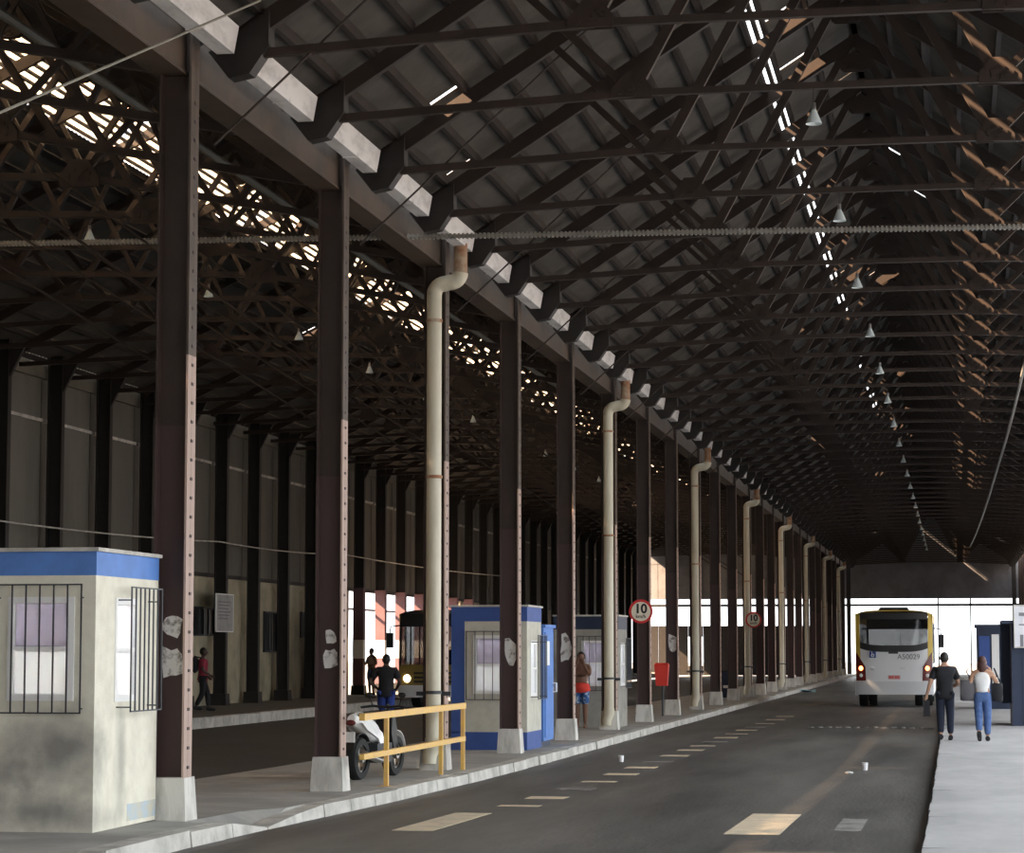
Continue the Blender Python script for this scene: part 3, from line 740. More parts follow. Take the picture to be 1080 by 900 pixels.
# right-hand blue kiosks
b1 = empty('blue_kiosk', (.72, 76.4, 0), 0, 'dark blue kiosk far down the right platform with a white notice', 'kiosk')
m = MB(); m.box(0, 1.9, 0, 2.2, 0, 2.45); mk('body', m, M['navy'], b1)
m = MB(); m.box(-.06, 1.96, -.06, 2.26, 2.45, 2.55); mk('roof', m, M['navy'], b1)
m = MB(); m.box(.44, .66, -.02, 0, .3, 2.25); mk('notice', m, M['white'], b1)
m = MB(); m.box(.06, .38, -.02, 0, .1, 2.2); mk('door', m, M['bluedark'], b1)
b2 = empty('blue_kiosk', (1.36, 59.6, 0), 0, 'dark navy kiosk with white sign at the right edge', 'kiosk')
m = MB(); m.box(0, 2.2, 0, 2.4, 0, 2.4); mk('body', m, M['navy'], b2)
m = MB(); m.box(-.22, 2.3, -.1, 2.5, 2.4, 2.48); mk('roof', m, M['navy'], b2)
m = MB(); m.box(-.22, 0, 1.5, 1.56, .5, 2.4); mk('side_panel', m, M['navy'], b2)
m = MB(); m.box(.25, .95, -.02, 0, .05, 1.75); dr = mk('door', m, M['navy'], b2)
m = MB(); m.tube([(.85, -.05, .9), (.85, -.05, 1.1)], .015, 6); mk('handle', m, M['chrome'], dr)
sb = empty('hanging_sign', (1.44, 59.4, 1.86), 0, 'white sign board with grey lettering at the right edge', 'sign')
m = MB(); m.box(0, 1.2, 0, .03, 0, .95); mk('board', m, M['blind'], sb)
m = MB(); m.box(-.02, 1.22, -.005, .035, .95, .98); m.box(-.02, 1.22, -.005, .035, -.03, 0); m.box(-.02, 0, -.005, .035, 0, .95); mk('frame', m, M['ledge'], sb)
m = MB(); m.box(.1, .8, -.004, 0, .72, .8); m.box(.1, .9, -.004, 0, .5, .53); m.box(.12, .2, -.004, 0, .0, .28); mk('printed_lines', m, M['grey_ink'], sb)
m = MB(); m.box(.5, .56, .03, .06, -1.86, 1.0); mk('post', m, M['bars'], sb)

# ------------------------------------------------------------------ yellow railing
rl = empty('barrier_railing', (-7.2, 29.9, .04), 0, 'yellow steel railing beside the motorbike on the platform edge', 'railing')
def post(y, z0):
    m = MB(); m.box(-.028, .028, y - .028, y + .028, z0, .92); mk('post', m, M['yellow'], rl)
post(1.3, 0); post(4.75, -.03); post(6.35, -.04)
m = MB(); m.box(-.035, .035, -.05, 6.42, .88, .965); mk('top_rail', m, M['yellow'], rl)
m = MB(); m.box(-.03, .03, -.05, 6.42, .40, .47); mk('middle_rail', m, M['yellow'], rl)
m = MB(); m.box(-.09, .09, 1.21, 1.39, -.005, .012); mk('foot_plate', m, M['yellow'], rl)

# ------------------------------------------------------------------ motorbike
mb = empty('motorbike', (-7.88, 33.45, .03), R(-9), 'white motorbike parked between the second column and yellow railing', 'motorbike')
def wheel(parent, c, r, w, axis='x'):
    th = .105 if r < .4 else .12
    tp = [(r - th, -w / 2), (r - .02, -w / 2), (r, -w / 4), (r, w / 4), (r - .02, w / 2), (r - th, w / 2), (r - th, -w / 2)]
    ty = mk('wheel', MB().lathe(tp, (0, 0, 0), 24, axis), M['rubber'], parent, c)
    m = MB(); m.lathe([(r - th, -w / 3), (r - th - .02, -w / 3), (r - th - .02, w / 3), (r - th, w / 3)], (0, 0, 0), 24, axis); mk('rim', m, M['chrome'], ty)
    m = MB()
    for k in range(5):
        a = 2 * math.pi * k / 5; m.beam((0, 0, 0), (0, math.cos(a) * (r - th - .01), math.sin(a) * (r - th - .01)), .035, .03)
    m.lathe([(.001, -w * .6), (.05, -w * .6), (.05, w * .6), (.001, w * .6)], (0, 0, 0), 12, axis); mk('spokes', m, M['chrome'], ty)
wheel(mb, (0, -.64, .29), .29, .16); wheel(mb, (0, .66, .29), .29, .13)
m = MB(); m.tube([(0, -.85, .83), (0, -.6, .80), (0, -.25, .66), (0, .05, .55)], [.06, .13, .15, .09], 12); mk('tail_fairing', m, M['white'], mb)
m = MB(); m.prism([(-.78, .78), (-.45, .8), (-.05, .62), (.10, .38), (-.02, .36), (-.2, .55), (-.6, .68)], 'yz', .10, .135); mk('side_panel', m, M['white'], mb)
m = MB(); m.prism([(-.78, .78), (-.45, .8), (-.05, .62), (.10, .38), (-.02, .36), (-.2, .55), (-.6, .68)], 'yz', -.135, -.10); mk('side_panel', m, M['white'], mb)
m = MB(); m.ell((0, -.42, .86), (.13, .42, .06), 14, 8); mk('seat', m, M['black'], mb)
m = MB(); m.prism([(.34, .82), (.44, .86), (.54, .62), (.50, .40), (.40, .40), (.32, .6)], 'yz', -.12, .12); mk('front_shield', m, M['black'], mb)
m = MB(); m.tube([(0, .46, 1.0), (0, .56, .6), (0, .66, .29)], .03, 8); m.tube([(.08, .5, .75), (.08, .66, .29)], .022, 8); m.tube([(-.08, .5, .75), (-.08, .66, .29)], .022, 8); mk('fork', m, M['bars'], mb)
m = MB(); m.sheet(lambda u, v: (-.07 + .14 * u, .66 + .34 * math.cos(R(20 + 130 * v)), .29 + .34 * math.sin(R(20 + 130 * v))), 2, 10, (0, 0, .01)); mk('front_mudguard', m, M['white'], mb)
m = MB(); m.sheet(lambda u, v: (-.08 + .16 * u, -.64 + .34 * math.cos(R(40 + 120 * v)), .29 + .34 * math.sin(R(40 + 120 * v))), 2, 10, (0, 0, .01)); mk('rear_mudguard', m, M['black'], mb)
m = MB(); m.tube([(-.33, .28, .96), (-.2, .40, .98), (0, .44, .96), (.2, .40, .98), (.33, .28, .96)], .018, 8); mk('handlebar', m, M['black'], mb)
for s in (-1, 1):
    m = MB(); m.tube([(.2 * s, .40, .98), (.24 * s, .38, 1.10)], .008, 6); m.ell((.25 * s, .37, 1.13), (.06, .015, .04), 10, 6); mk('mirror', m, M['black'], mb)
m = MB(); m.tube([(.12, .1, .25), (.15, -.2, .25), (.16, -.78, .36)], [.025, .04, .05], 10); mk('exhaust', m, M['chrome'], mb)
m = MB(); m.box(-.14, .14, -.25, .28, .22, .48); m.lathe([(.001, -.17), (.09, -.17), (.09, .17), (.001, .17)], (0, 0, .32), 12, 'x'); mk('engine', m, M['bars'], mb)
m = MB(); m.box(-.09, .09, -.95, -.935, .52, .66); mk('number_plate', m, M['white'], mb)
m = MB(); m.ell((0, -.88, .78), (.08, .04, .04), 10, 6); mk('tail_lamp', m, M['tailred'], mb)
m = MB(); m.tube([(-.1, -.05, .28), (-.26, .02, .0)], .012, 6); mk('kick_stand', m, M['bars'], mb)

# ------------------------------------------------------------------ buses
def bus(label, loc, rz, white, topc, variant):
    b = empty('city_bus', loc, rz, label, 'bus', 'city buses in the shed')
    HW, L, ZT = 1.29, 11.2, 3.22
    def ry(x, z): return .16 * abs(x / HW) ** 4 + .09 * max(0, (z - 1.9) / 1.3) ** 1.5 + (.05 if z < .9 else 0) * 0
    def rp(name, z0, z1, xa, xb, mt, off=0.0, nu=16, nv=5, par=None, th=.03):
        m = MB()
        def fn(u, v):
            z = z0(u) if callable(z0) else z0; z = z + ((z1(u) if callable(z1) else z1) - z) * v
            x = (xa(v) if callable(xa) else xa); x = x + ((xb(v) if callable(xb) else xb) - x) * u
            return (x, ry(x, z) - off, z)
        m.sheet(fn, nu, nv, (0, th, 0)); return mk(name, m, mt, par or b)
    low = lambda u: 1.97 - .12 * (1 - (2 * u - 1) ** 4)
    pan = rp('rear_panel', .84, lambda u: 1.99, -HW, HW, white, nv=6)
    rp('rear_bumper', .42, .86, -HW - .01, HW + .01, M['busgrey'], .04)
    rp('rear_window', low, 3.12, -1.13, 1.13, M['glass'], .012)
    rp('window_surround', low, lambda u: low(u) + .22, -1.13, 1.13, M['busdark'], .02)
    rp('window_surround', 2.95, 3.16, -1.13, 1.13, M['busdark'], .02)
    for s in (-1, 1):
        rp('rear_pillar', 1.55, 3.14, (lambda v, s=s: s * (1.12 + .03 * v)), s * HW, M['busyellow'], .006, 4, 6)
        tl = rp('tail_light', (lambda u, s=s: .88), (lambda u, s=s: 1.35 + (.5 * u)), (lambda v, s=s: s * (.94 + .02 * v)), (lambda v, s=s: s * 1.27), M['tailred'], .02, 5, 6)
        m = MB(); m.lathe([(.001, -.03), (.06, -.02), (.08, 0)], (0, 0, 0), 14, 'y'); mk('lit_bulb', m, M['tailhot'], tl, (s * 1.1, ry(1.1, 1.3) - .02, 1.3))
        m = MB(); m.lathe([(.001, -.03), (.05, -.02), (.065, 0)], (0, 0, 0), 12, 'y'); mk('reversing_lamp', m, M['blind'], tl, (s * 1.1, ry(1.1, 1.06) - .02, 1.06))
        # side
        def sd(name, y0, y1, z0, z1, mt, off=0.0, th=.03):
            m = MB(); x0, x1 = sorted((s * (HW + off), s * (HW + off - th))); m.box(x0, x1, y0, y1, z0, z1); mk(name, m, mt, b)
        sd('side_skirt', .16, L - .16, .38, 1.45, white); sd('cant_rail', .2, L - .2, 2.85, 3.12, M['busyellow'])
        sd('side_pillar', .2, .6, 1.45, 2.85, M['busyellow'])
        for k in range(7):
            y0 = .6 + 1.45 * k; sd('side_window', y0 + .06, min(y0 + 1.39, L - .2), 1.45, 2.85, M['glass'], -.006, .012); sd('side_pillar', y0 - .03, y0 + .06, 1.45, 2.85, M['busdark'])
    m = MB(); n = 9
    def rf(u, v):
        x = -HW + 2 * HW * u; yv = .22 + (L - .44) * v; return (x, yv, 3.12 + .14 * (1 - abs(2 * u - 1) ** 5))
    m.sheet(rf, 12, 4, (0, 0, -.03)); mk('roof', m, topc, b)
    m = MB(); m.frus((0, 1.3), (.55, .9), (.45, .8), 3.24, 3.36); mk('roof_hatch', m, M['busdark'], b)
    m = MB(); m.box(-HW + .03, HW - .03, .2, L - .2, .42, .62); mk('floor_pan', m, M['busdark'], b)
    for s in (-1, 1):
        for yy in (2.4, 8.9):
            wheel(b, (s * 1.1, yy, .48), .48, .3)
        if True: wheel(b, (s * .78, 2.4, .48), .48, .26)
    for r in range(2, 6):
        for xx in (-.85, .85):
            m = MB(); m.box(xx - .4, xx + .4, 1.2 + r * 1.2, 1.3 + r * 1.2, 1.0, 1.95); m.box(xx - .4, xx + .4, 1.25 + r * 1.2, 1.7 + r * 1.2, .98, 1.08); mk('seat', m, M['c_royal'], b)
    # front
    fp = lambda x, z: L - .14 * abs(x / HW) ** 4 - .10 * max(0, (z - 1.5) / 1.6)
    def fpn(name, z0, z1, xa, xb, mt, off=0.0, par=None):
        m = MB(); m.sheet(lambda u, v: (xa + (xb - xa) * u, fp(xa + (xb - xa) * u, z0 + (z1 - z0) * v) + off, z0 + (z1 - z0) * v), 12, 4, (0, -.03, 0)); return mk(name, m, mt, par or b)
    fpn('front_panel', .75, 1.45, -HW, HW, variant); fpn('front_bumper', .38, .78, -HW - .01, HW + .01, M['busgrey'], .04)
    fpn('windscreen', 1.45, 2.72, -1.2, 1.2, M['glass'], .0); fpn('destination_box', 2.7, 3.14, -1.24, 1.24, M['busdark'], .01)
    for s in (-1, 1):
        fpn('front_pillar', 1.45, 3.1, s * 1.2 if s > 0 else -HW, HW if s > 0 else -1.2, M['busdark'], .004)
        m = MB(); m.lathe([(.001, .05), (.09, .04), (.125, 0)], (0, 0, 0), 16, 'y'); mk('headlight', m, M['headhot'] if variant is not white else M['blind'], b, (s * .98, fp(.98, 1.0) + .0, 1.0))
        m = MB(); m.tube([(s * 1.2, L - .1, 2.75), (s * 1.5, L + .18, 2.7), (s * 1.52, L + .2, 2.5)], .025, 8); m.box(s * 1.52 - .11, s * 1.52 + .11, L + .12, L + .24, 2.0, 2.5); mk('wing_mirror', m, M['black'], b)
    for k in range(3):
        fpn('grille_slat', .86 + .14 * k, .93 + .14 * k, -.75, .75, M['busdark'], .012)
    m = MB(); m.box(-.012, .012, L + .005 - .06, L + .02 - .06, 1.5, 2.5); mk('wiper', m, M['black'], b)
    return b, pan, ry
b1_, pan, ry = bus('white and yellow city bus seen from behind on the road', (-1.96, 84.4, -.14), 0, M['buswhite'], M['busyellow'], M['buswhite'])
RX = (math.pi / 2, 0, 0)
text_on('fleet_number', 'A50029', .24, M['grey_ink'], pan, (.49, -.008, 1.68), RX)
m = MB(); m.box(-.11, .11, -.008, 0, -.11, .11); pl = mk('wheelchair_sticker', m, M['bluedark'], pan, (-.71, -.004, 1.76))
m = MB(); m.lathe([(.035, -.012), (.055, -.012), (.055, -.006), (.035, -.006), (.035, -.012)], (.0, 0, -.03), 12, 'y'); m.box(-.03, -.01, -.012, -.006, -.03, .07); m.box(-.03, .05, -.012, -.006, .0, .02); m.ell((-.02, -.01, .085), (.016, .003, .016), 8, 6); mk('wheelchair_symbol', m, M['white'], pl)
m = MB(); m.box(-.2, .2, -.01, 0, -.065, .065); pl = mk('number_plate', m, mat('plate_pink', (.62, .30, .30), .5), pan, (0, -.004, 1.0))
m = MB()
for k in range(7):
    if k != 3: m.box(-.165 + .048 * k, -.135 + .048 * k, -.014, -.01, -.035, .03)
mk('plate_characters', m, M['redsign'], pl)
m = MB(); m.box(-.16, .16, -.02, 0, -.04, .04); mk('plate_lamp', m, M['bars'], pan, (-.02, -.004, 1.83))
m = MB(); m.box(-.09, .09, -.006, 0, -.02, .02); mk('small_badge', m, M['busgrey'], pan, (.28, -.003, 1.3))
m = MB(); m.ell((0, 0, 0), (.09, .01, .06), 10, 6); mk('round_logo', m, M['busgrey'], pan, (-.72, -.0, 1.3))
m = MB(); m.ell((0, 0, 0), (.05, .03, .04), 10, 6); mk('marker_lamp', m, M['tailred'], b1_, (-1.06, .18, 3.08))
b2_, _, _ = bus('dark fronted bus with lit headlamp facing us in the left lane', (-16.75, 91.0, -.16), math.pi, M['busdark'], M['busdark'], mat('dull_yellow', (.22, .16, .04), .5))

# ------------------------------------------------------------------ signs, bins and small things
def speed_sign(i, x, z, r, label, dy, bx):
    s = empty('speed_sign', (x, CY0 + SP * i - dy, z), 0, label, 'sign', 'speed limit signs')
    m = MB(); m.lathe([(.001, 0), (r, 0), (r, .02), (.001, .02)], (0, 0, 0), 32, 'y'); pl = mk('rim', m, M['redsign'], s)
    m = MB(); m.lathe([(.001, -.004), (r * .80, -.004), (r * .80, 0)], (0, 0, 0), 32, 'y'); fc = mk('face', m, M['signface'], s)
    text_on('lettering', '10', r * 1.05, M['ink'], fc, (0, -.008, r * .20), RX, .035); text_on('lettering', 'km/h', r * .42, M['ink'], fc, (0, -.008, -r * .42), RX, .02)
    m = MB(); m.box(bx - .02, bx + .02, .02, dy if bx == 0 else dy - .36, -.03, .03); mk('bracket', m, M['bars'], s)
speed_sign(6, -7.66, 2.74, .30, 'round red-rimmed speed limit sign reading 10, nearer and larger', .24, .0)
speed_sign(11, -7.34, 2.90, .30, 'round red-rimmed speed limit sign reading 10, farther and smaller', .47, -.13)
rb = empty('litter_bin', (-7.75, 66.6, 0), 0, 'red litter bin on a post beside the column row', 'bin')
m = MB(); m.frus((0, 0), (.15, .12), (.19, .15), .82, 1.36); mk('bucket', m, M['red'], rb)
m = MB(); m.frus((0, 0), (.2, .16), (.16, .12), 1.36, 1.43); mk('lid', m, M['red'], rb)
m = MB(); m.tube([(0, .16, 0), (0, .16, 1.4)], .03, 8); mk('post', m, M['bars'], rb)
db = empty('wheeled_bin', (-7.95, 88.6, 0), 0, 'dark navy wheeled bin with white sticker far down the platform', 'bin')
m = MB(); m.frus((0, 0), (.24, .27), (.3, .34), .08, 1.0); bd = mk('body', m, M['navy'], db)
m = MB(); m.box(-.32, .32, -.37, .36, 1.0, 1.06); m.tube([(-.25, .36, 1.0), (.25, .36, 1.0)], .025, 8); mk('lid', m, M['black'], db)
m = MB(); m.box(-.13, .13, -.33, -.30, .42, .52); mk('sticker', m, M['white'], bd)
for s in (-1, 1): mk('wheel', MB().lathe([(.001, -.03), (.1, -.03), (.1, .03), (.001, .03)], (0, 0, 0), 14, 'x'), M['rubber'], db, (s * .27, .22, .1))
def cup(x, y, lab, mt, s=1.0):
    c = MB(); c.lathe([(.001, 0), (.032 * s, 0), (.042 * s, .1 * s), (.036 * s, .1 * s), (.027 * s, .012), (.001, .012)], (0, 0, 0), 14)
    tag(mk('paper_cup', c, mt, loc=(x, y, gz(y) - .139)), lab, 'cup', 'litter on the road')
cup(-5.67, 42.6, 'white paper cup lying by the left kerb dashes', M['white'], 1.1); cup(-1.42, 40.3, 'white paper cup on the road before the right platform', M['blind'], 1.2)
m = MB(); m.ell((0, 0, .02), (.06, .05, .022), 9, 6, lambda q: q * (1 + .25 * math.sin(7 * q.x + 5 * q.y))); tag(mk('crumpled_paper', m, M['white'], loc=(-1.62, 39, gz(39) - .14)), 'crumpled scrap of white paper beside the cup on the road', 'litter', 'litter on the road')
m = MB(); m.sheet(lambda u, v: (-.35 + .7 * u, -.2 + .4 * v, .03 + .05 * math.sin(5 * u + 3 * v)), 8, 6, (0, 0, .02)); tag(mk('plastic_sheet', m, mat('pale_blue_plastic', (.35, .62, .72), .5), loc=(-6.5, 113, -.12)), 'pale blue plastic sheet at the far kerb', 'litter')
# pendant lamps
def lamp_proto():
    p = []
    p.append(('shade', MB().lathe([(.035, .20), (.05, .16), (.11, .02), (.115, 0), (.105, .01), (.04, .15)], (0, 0, 0), 14).mesh('shade'), M['lampshade']))
    p.append(('socket', MB().lathe([(.001, .30), (.03, .30), (.035, .20), (.001, .19)], (0, 0, 0), 10).mesh('socket'), M['chrome']))
    p.append(('bulb', MB().ell((0, 0, .07), (.04, .04, .06), 10, 8).mesh('bulb'), M['white']))
    p.append(('cord', MB().tube([(0, 0, .3), (0, 0, .54)], .008, 5).mesh('cord'), M['black']))
    return p
LPp = lamp_proto()
def lamp(x, y, z, lab, grp):
    l = empty('pendant_lamp', (x, y, z), 0, lab, 'lamp', grp)
    l.scale = (.8, .8, .8)
    for n, me, mt in LPp: mk(n, me, mt, l)
for k in range(20):
    lamp(-1.43, 27.17 + SP * k, 7.62, (ordw(k + 1) + ' small pale pendant lamp from the camera under the ridge over the road'), 'pendant lamps over the road')
for k in range(10):
    lamp(-13.3, TY0 + 4 * HB + SP * k, 8.22, (ordw(k + 1) + ' small pendant lamp from the camera in the dark left bay'), 'pendant lamps in the left bay')

# cables across the hall
ct = MB()
ct.tube([(-22, 33.8, 7.82), (4.5, 33.8, 7.47)], .028, 8)
for i in range(430):
    x = -21.8 + .061 * i; z = 7.82 - (x + 22) * .0132
    ct.box(x, x + .028, 33.765, 33.835, z - .038, z + .038)
tag(mk('cable_chain', ct, mat('galvanised', (.30, .29, .26), .5, metal=.3), smooth=False), 'grey ribbed cable carrier stretched level across the whole shed', 'cable')
wire('conduit', [(-9.5, 16, 8.3), (-9.5, 60, 8.25)], .05, mat('conduit_grey', (.17, .16, .13), .6), 'grey conduit running lengthwise under the left bay roof', 0)
wire('hanging_cable', [(1.6, 44, 8.05), (1.35, 70, 7.0), (.9, 120, 6.7)], .035, mat('grey_cable', (.20, .20, .19), .7), 'slack grey cable hanging along the right of the shed roof', .2)
wire('bracing_wire', [(-7.30, 17.8, 5.9), (-6.47, 22.5, 8.03)], .012, mat('dull_wire', (.25, .24, .2), .6), 'thin wire crossing upward in front of the left bay roof', 0)

# ------------------------------------------------------------------ people
def skin(name, verts, edges, parent, mt, sub=1, extra=None):
    """one continuous surface grown over a skeleton; verts = name:(x,y,z,r)"""
    names = list(verts); idx = {n: i for i, n in enumerate(names)}
    me = bpy.data.meshes.new(name); me.from_pydata([verts[n][:3] for n in names], [(idx[a], idx[b]) for a, b in edges], [])
    o = bpy.data.objects.new(name, me); COL.objects.link(o)
    md = o.modifiers.new('skin', 'SKIN'); md.use_smooth_shade = True
    for i, n in enumerate(names):
        r = verts[n][3]; me.skin_vertices[0].data[i].radius = r if isinstance(r, tuple) else (r, r)
    me.skin_vertices[0].data[0].use_root = True
    o.modifiers.new('sub', 'SUBSURF').levels = sub; o.modifiers['sub'].render_levels = sub
    dg = bpy.context.evaluated_depsgraph_get(); dg.update()
    me2 = bpy.data.meshes.new_from_object(o.evaluated_get(dg)); bpy.data.objects.remove(o)
    if extra:
        m = MB(); m.add([tuple(v.co) for v in me2.vertices], [tuple(p.vertices) for p in me2.polygons]); m.add(extra.v, extra.f)
        me2 = m.mesh(name)
    me2.materials.clear(); me2.polygons.foreach_set('use_smooth', [True] * len(me2.polygons))
    return mk(name, me2, mt, parent)
def hand(m, wrist, d, side, curl=.4):
    """palm, four fingers and a thumb; d points along the hand, side towards the thumb"""
    w = Vector(wrist); d = Vector(d).normalized(); s = (Vector(side) - d * Vector(side).dot(d)).normalized(); n = d.cross(s).normalized()
    m.tube([w - d * .01, w + d * .045, w + d * .09], [.026, .036, .034], 8)
    for k, L in enumerate((.070, .080, .075, .058)):
        b = w + d * .085 + s * (.03 - .02 * k); c = b + d * L * .5; e = c + (d * (1 - curl) + n * curl).normalized() * L * .5
        m.tube([b, c, e], [.0095, .009, .007], 6)
    b = w + d * .03 + s * .028; c = b + (s * .7 + d * .7) * .035; e = c + (d * .9 + s * .2) * .03
    m.tube([b, c, e], [.012, .011, .008], 6)
def person(label, loc, rz, J, skm, cloth, hairm, hairlong=False, group=None, height=1.0):
    """J: joints in metres for a 1.72 m figure facing +y. cloth: list of (name, [segments], grow, material)"""
    p = empty('person', loc, rz, label, 'person', group); p.scale = (height,) * 3
    rad = dict(hem=(.235, .19), waist=(.145, .11), pelvis=(.15, .115), belly=(.135, .105), chest=(.165, .115), neck=.055, skull=.06,
               sl=.062, el=.046, wl=.03, sr=.062, er=.046, wr=.03, hl=.092, kl=.066, al=.044, hr=.092, kr=.066, ar=.044)
    V = {k: (*J[k], rad[k]) for k in rad if k not in ('hem', 'waist')}
    E = [('pelvis', 'belly'), ('belly', 'chest'), ('chest', 'neck'), ('neck', 'skull'), ('chest', 'sl'), ('sl', 'el'), ('el', 'wl'), ('chest', 'sr'), ('sr', 'er'), ('er', 'wr'),
         ('pelvis', 'hl'), ('hl', 'kl'), ('kl', 'al'), ('pelvis', 'hr'), ('hr', 'kr'), ('kr', 'ar')]
    ex = MB(); h = Vector(J['skull']); f = Vector(J.get('face', (0, 1, 0))).normalized(); r = f.cross(Vector((0, 0, 1))).normalized()
    c = h + Vector((0, 0, .045)) + f * .012
    ex.ell(c, (.078, .094, .118), 16, 12)
    ex.tube([c + f * .085 + Vector((0, 0, .015)), c + f * .112 - Vector((0, 0, .02)), c + f * .09 - Vector((0, 0, .03))], [.008, .015, .008], 6)
    for s in (-1, 1): ex.ell(c + r * .08 * s - f * .005, (.014, .022, .032), 8, 6)
    for s in 'lr':
        w = Vector(J['w' + s]); e = Vector(J['e' + s]); hand(ex, w, J.get('hd' + s, w - e), J.get('ht' + s, (0, 1, 0)), J.get('curl', .4))
        a = Vector(J['a' + s]); fd = Vector(J.get('fd' + s, (0, 1, 0)))
        ex.tube([a + Vector((0, 0, -.03)) - fd * .04, a + fd * .05 + Vector((0, 0, -.055)), a + fd * .15 + Vector((0, 0, -.065))], [.04, .038, .025], 8)
    body = skin('body', V, E, p, skm, 1, ex)
    face = MB()
    for s in (-1, 1): face.ell(c + f * .083 + r * .03 * s + Vector((0, 0, .012)), (.012, .010, .007), 8, 6)
    mk('eyes', face, M['ink'], p); face = MB(); face.ell(c + f * .086 - Vector((0, 0, .055)), (.024, .008, .006), 10, 6); mk('mouth', face, M['c_maroon'], p)
    hm = MB(); back = -f * .018
    hm.ell(c + back + Vector((0, 0, .022)), (.09, .102, .112), 16, 12, lambda q: Vector((q.x, q.y, q.z)) if (q.dot(f) < .35 or q.z > .45) else q * .8)
    if hairlong: hm.ell(c + back * 2.5 - Vector((0, 0, .09)), (.10, .075, .15), 14, 10)
    mk('hair', hm, hairm, p)
    for name, segs, grow, mt in cloth:
        used = []; ed = []
        VV = {}
        for a, b, t in segs:       # t: fraction of the last segment covered
            ra, rb = rad[a], rad[b]
            if a == 'pelvis' and b in ('hl', 'hr') and segs[0][0] == 'pelvis': ra = .10
            g1 = lambda q: tuple(z + grow for z in q) if isinstance(q, tuple) else q + grow
            if a not in VV: VV[a] = (*J[a], g1(ra))
            if t >= 1: VV.setdefault(b, (*J[b], g1(rb))); ed.append((a, b))
            else:
                e = Vector(J[a]).lerp(Vector(J[b]), t); rr0 = ra[0] if isinstance(ra, tuple) else ra; rr1 = rb[0] if isinstance(rb, tuple) else rb
                VV[b + '_'] = (*e, rr0 + (rr1 - rr0) * t + grow); ed.append((a, b + '_'))
        skin(name, VV, ed, p, mt)
    for s in 'lr':
        if J.get('barefoot'): break
        a = Vector(J['a' + s]); fd = Vector(J.get('fd' + s, (0, 1, 0)))
        m = MB(); m.tube([a + Vector((0, 0, -.025)) - fd * .06, a + fd * .04 + Vector((0, 0, -.04)), a + fd * .17 + Vector((0, 0, -.055)), a + fd * .19 + Vector((0, 0, -.06))], [.048, .05, .042, .02], 10)
        mk('shoe', m, J.get('shoe', M['c_black']), p)
    return p
BASE = dict(hem=(0, 0, .77), waist=(0, .005, 1.06), pelvis=(0, 0, .95), belly=(0, .01, 1.12), chest=(0, 0, 1.33), neck=(0, .0, 1.48), skull=(0, .015, 1.57),
            sl=(-.185, 0, 1.39), el=(-.24, -.02, 1.12), wl=(-.25, .06, .87), sr=(.185, 0, 1.39), er=(.24, -.02, 1.12), wr=(.25, .06, .87),
            hl=(-.09, 0, .88), kl=(-.09, .02, .49), al=(-.09, 0, .085), hr=(.09, 0, .88), kr=(.09, .02, .49), ar=(.09, 0, .085))
def pose(**k): d = dict(BASE); d.update(k); return d
TEE = [('hem', 'pelvis', 1), ('pelvis', 'belly', 1), ('belly', 'chest', 1), ('chest', 'neck', .3), ('chest', 'sl', 1), ('sl', 'el', .75), ('chest', 'sr', 1), ('sr', 'er', .75)]
TANK = [('pelvis', 'waist', 1), ('waist', 'belly', 1), ('belly', 'chest', 1), ('chest', 'sl', .8), ('chest', 'sr', .8)]
PANTS = [('waist', 'pelvis', 1), ('pelvis', 'hl', 1), ('hl', 'kl', 1), ('kl', 'al', .93), ('pelvis', 'hr', 1), ('hr', 'kr', 1), ('kr', 'ar', .93)]
SHORTS = [('waist', 'pelvis', 1), ('pelvis', 'hl', 1), ('hl', 'kl', .95), ('pelvis', 'hr', 1), ('hr', 'kr', .95)]
SLEEVE_ = [('pelvis', 'belly', 1), ('belly', 'chest', 1), ('chest', 'neck', .3), ('chest', 'sl', 1), ('sl', 'el', 1), ('el', 'wl', .9), ('chest', 'sr', 1), ('sr', 'er', 1), ('er', 'wr', .9)]
P1 = (-.17, 50.0, gz(50))
person('man in black T-shirt and dark jeans walking away along the right platform edge', P1, R(2),
       pose(el=(-.29, -.06, 1.12), wl=(-.36, -.04, .88), er=(.27, .05, 1.12), wr=(.16, .22, 1.05), kl=(-.09, .05, .49), al=(-.09, -.04, .1), kr=(.10, .03, .49), ar=(.10, .04, .085)),
       M['skin_tan'], [('t_shirt', TEE, .028, M['c_black']), ('trousers', PANTS[1:], .02, M['c_jeandark'])], M['hair'], group='people on the right platform')
hb = empty('hand_bag', (P1[0] - .36, 50.0, .42), 0, 'small dark bag held in the left hand of the man in black', 'bag')
m = MB(); m.frus((0, 0), (.07, .13), (.055, .11), .05, .36); mk('body', m, M['c_black'], hb); m = MB(); m.tube([(0, -.08, .35), (0, -.05, .43), (0, .05, .43), (0, .08, .35)], .012, 6); mk('handle', m, M['c_black'], hb)
P2 = (.56, 49.7, gz(50))
person('woman in white top and blue jeans with two bags walking on the right platform', P2, R(-4),
       pose(el=(-.25, -.05, 1.14), wl=(-.24, .12, .98), er=(.30, .04, 1.18), wr=(.16, .12, 1.42), hdr=(-.4, .0, .9), kl=(-.08, -.02, .50), al=(-.07, -.16, .17), fdl=(0, .85, -.5), kr=(.09, .05, .49), ar=(.09, .03, .085)),
       M['skin_tan'], [('top', TANK, .022, M['c_white']), ('jeans', PANTS, .022, M['c_jean'])], M['hair_red'], True, 'people on the right platform', .955)
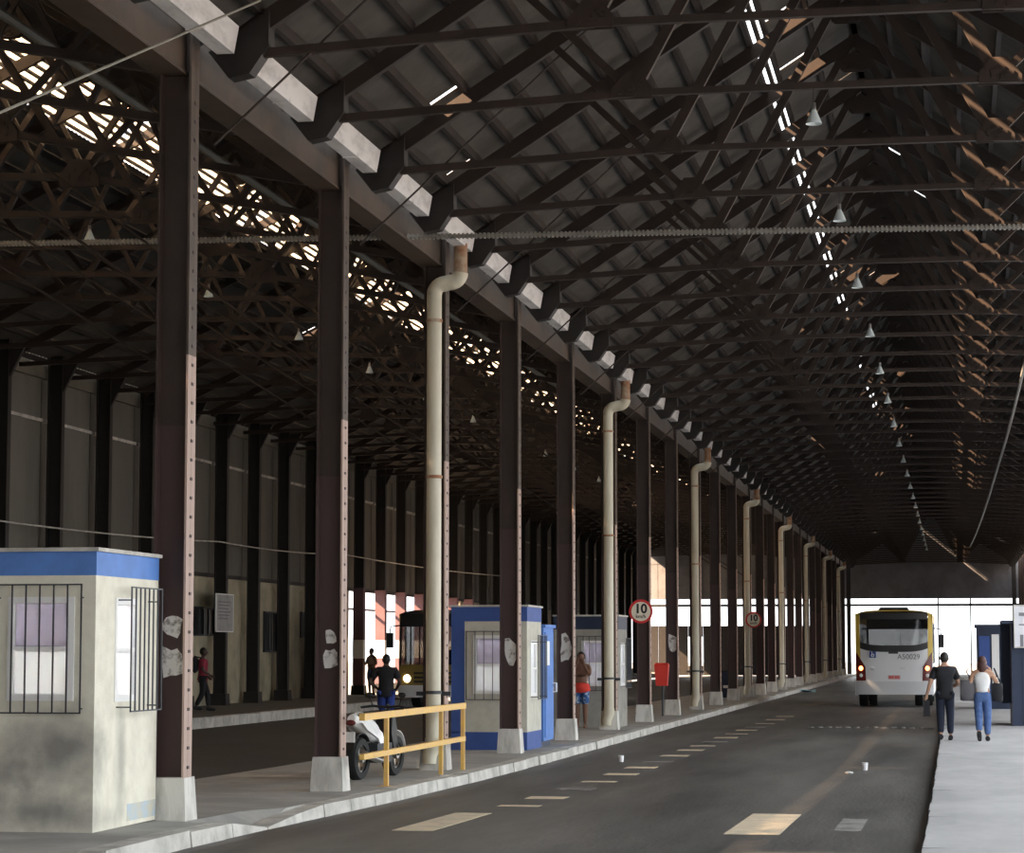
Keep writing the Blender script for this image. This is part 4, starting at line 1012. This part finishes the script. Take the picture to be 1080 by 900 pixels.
def tote(x, y, z, w, h, d, lab, mt, tilt):
    t = empty('shoulder_bag', (x, y, z), 0, lab, 'bag', 'bags of the woman')
    m = MB(); m.ell((0, 0, h / 2), (w / 2, d / 2, h / 2), 16, 12, lambda q: Vector((max(-.85, min(.85, q.x * 1.2)), q.y, max(-.9, min(.8, q.z * 1.15))))); mk('body', m, mt, t)
    m = MB(); m.tube([(-w * .3 * tilt, 0, h * .85), (-w * .05, 0, h * 1.25), (w * .25 * -tilt, .0, h * 1.62), (w * .3, 0, h * .85)], .015, 6); mk('strap', m, mt, t)
tote(P2[0] - .29, 49.72, .76, .34, .48, .2, 'large slouchy grey bag hanging at the left of the woman', M['c_grey'], -1)
tote(P2[0] + .29, 49.72, .75, .24, .42, .2, 'black shoulder bag hanging at the right of the woman', M['c_black'], 1)
person('bare-chested person in blue patterned shorts and red waist cloth covering face with hands', (-8.42, 56.35, gz(56)), math.pi,
       pose(el=(-.22, .17, 1.20), wl=(-.08, .17, 1.46), er=(.22, .17, 1.20), wr=(.08, .17, 1.46), hdl=(.25, -.1, 1), hdr=(-.25, -.1, 1), htl=(1, 0, 0), htr=(-1, 0, 0), barefoot=True, curl=.15, shoe=M['c_black']),
       M['skin_brown'], [('waist_cloth', [('waist', 'pelvis', 1), ('pelvis', 'hem', 1)], .055, M['c_red']), ('shorts', SHORTS, .035, M['c_bluepat']), ('vest', [('belly', 'chest', .6)], .012, mat('brown_vest', (.10, .06, .05), .9))], M['hair'])
person('man in black shirt with hand on hip seen from behind in the left lane', (-12.75, 55.2, -.16), R(6),
       pose(el=(-.36, -.08, 1.16), wl=(-.19, .04, 1.0), er=(.30, -.04, 1.14), wr=(.20, .12, .98), hdl=(.6, .5, -.2), hdr=(-.6, .6, -.2)),
       M['skin_dark'], [('shirt', TEE, .035, M['c_black']), ('shorts', SHORTS[1:], .03, M['c_royal'])], M['hair'], height=1.06)
LPX = (-20.45, 66.0, .1)
person('dim figure in crimson top with dark backpack walking right along the far platform', LPX, R(-68),
       pose(kl=(-.09, .14, .50), al=(-.09, .18, .09), kr=(.09, .0, .49), ar=(.09, -.2, .12), wl=(-.22, .16, .95), wr=(.22, .2, .98)),
       M['skin_dark'], [('top', TEE, .025, M['c_maroon']), ('trousers', PANTS[1:], .022, M['c_black'])], M['hair'])
bp = empty('backpack', (LPX[0] - .20, LPX[1] - .08, 1.2), R(-68), 'dark backpack worn by the figure on the far platform', 'bag')
m = MB(); m.ell((0, -.0, .18), (.17, .11, .24), 14, 10); mk('body', m, M['c_black'], bp); m = MB(); m.tube([(-.1, .06, .38), (-.12, .16, .36), (-.12, .2, .2)], .018, 6); m.tube([(.1, .06, .38), (.12, .16, .36), (.12, .2, .2)], .018, 6); mk('straps', m, M['c_black'], bp)
person('person in white top and blue shorts standing in the bright left opening', (-21.3, 89.8, .1), R(150),
       pose(el=(-.27, .03, 1.14), wl=(-.12, .2, 1.1), er=(.26, .05, 1.12), wr=(.2, .2, 1.25)),
       M['skin_tan'], [('top', TANK, .025, mat('pale_pink_cloth', (.62, .45, .38), .9)), ('shorts', SHORTS, .03, M['c_jean'])], M['hair'])
bpy.context.view_layer.update()
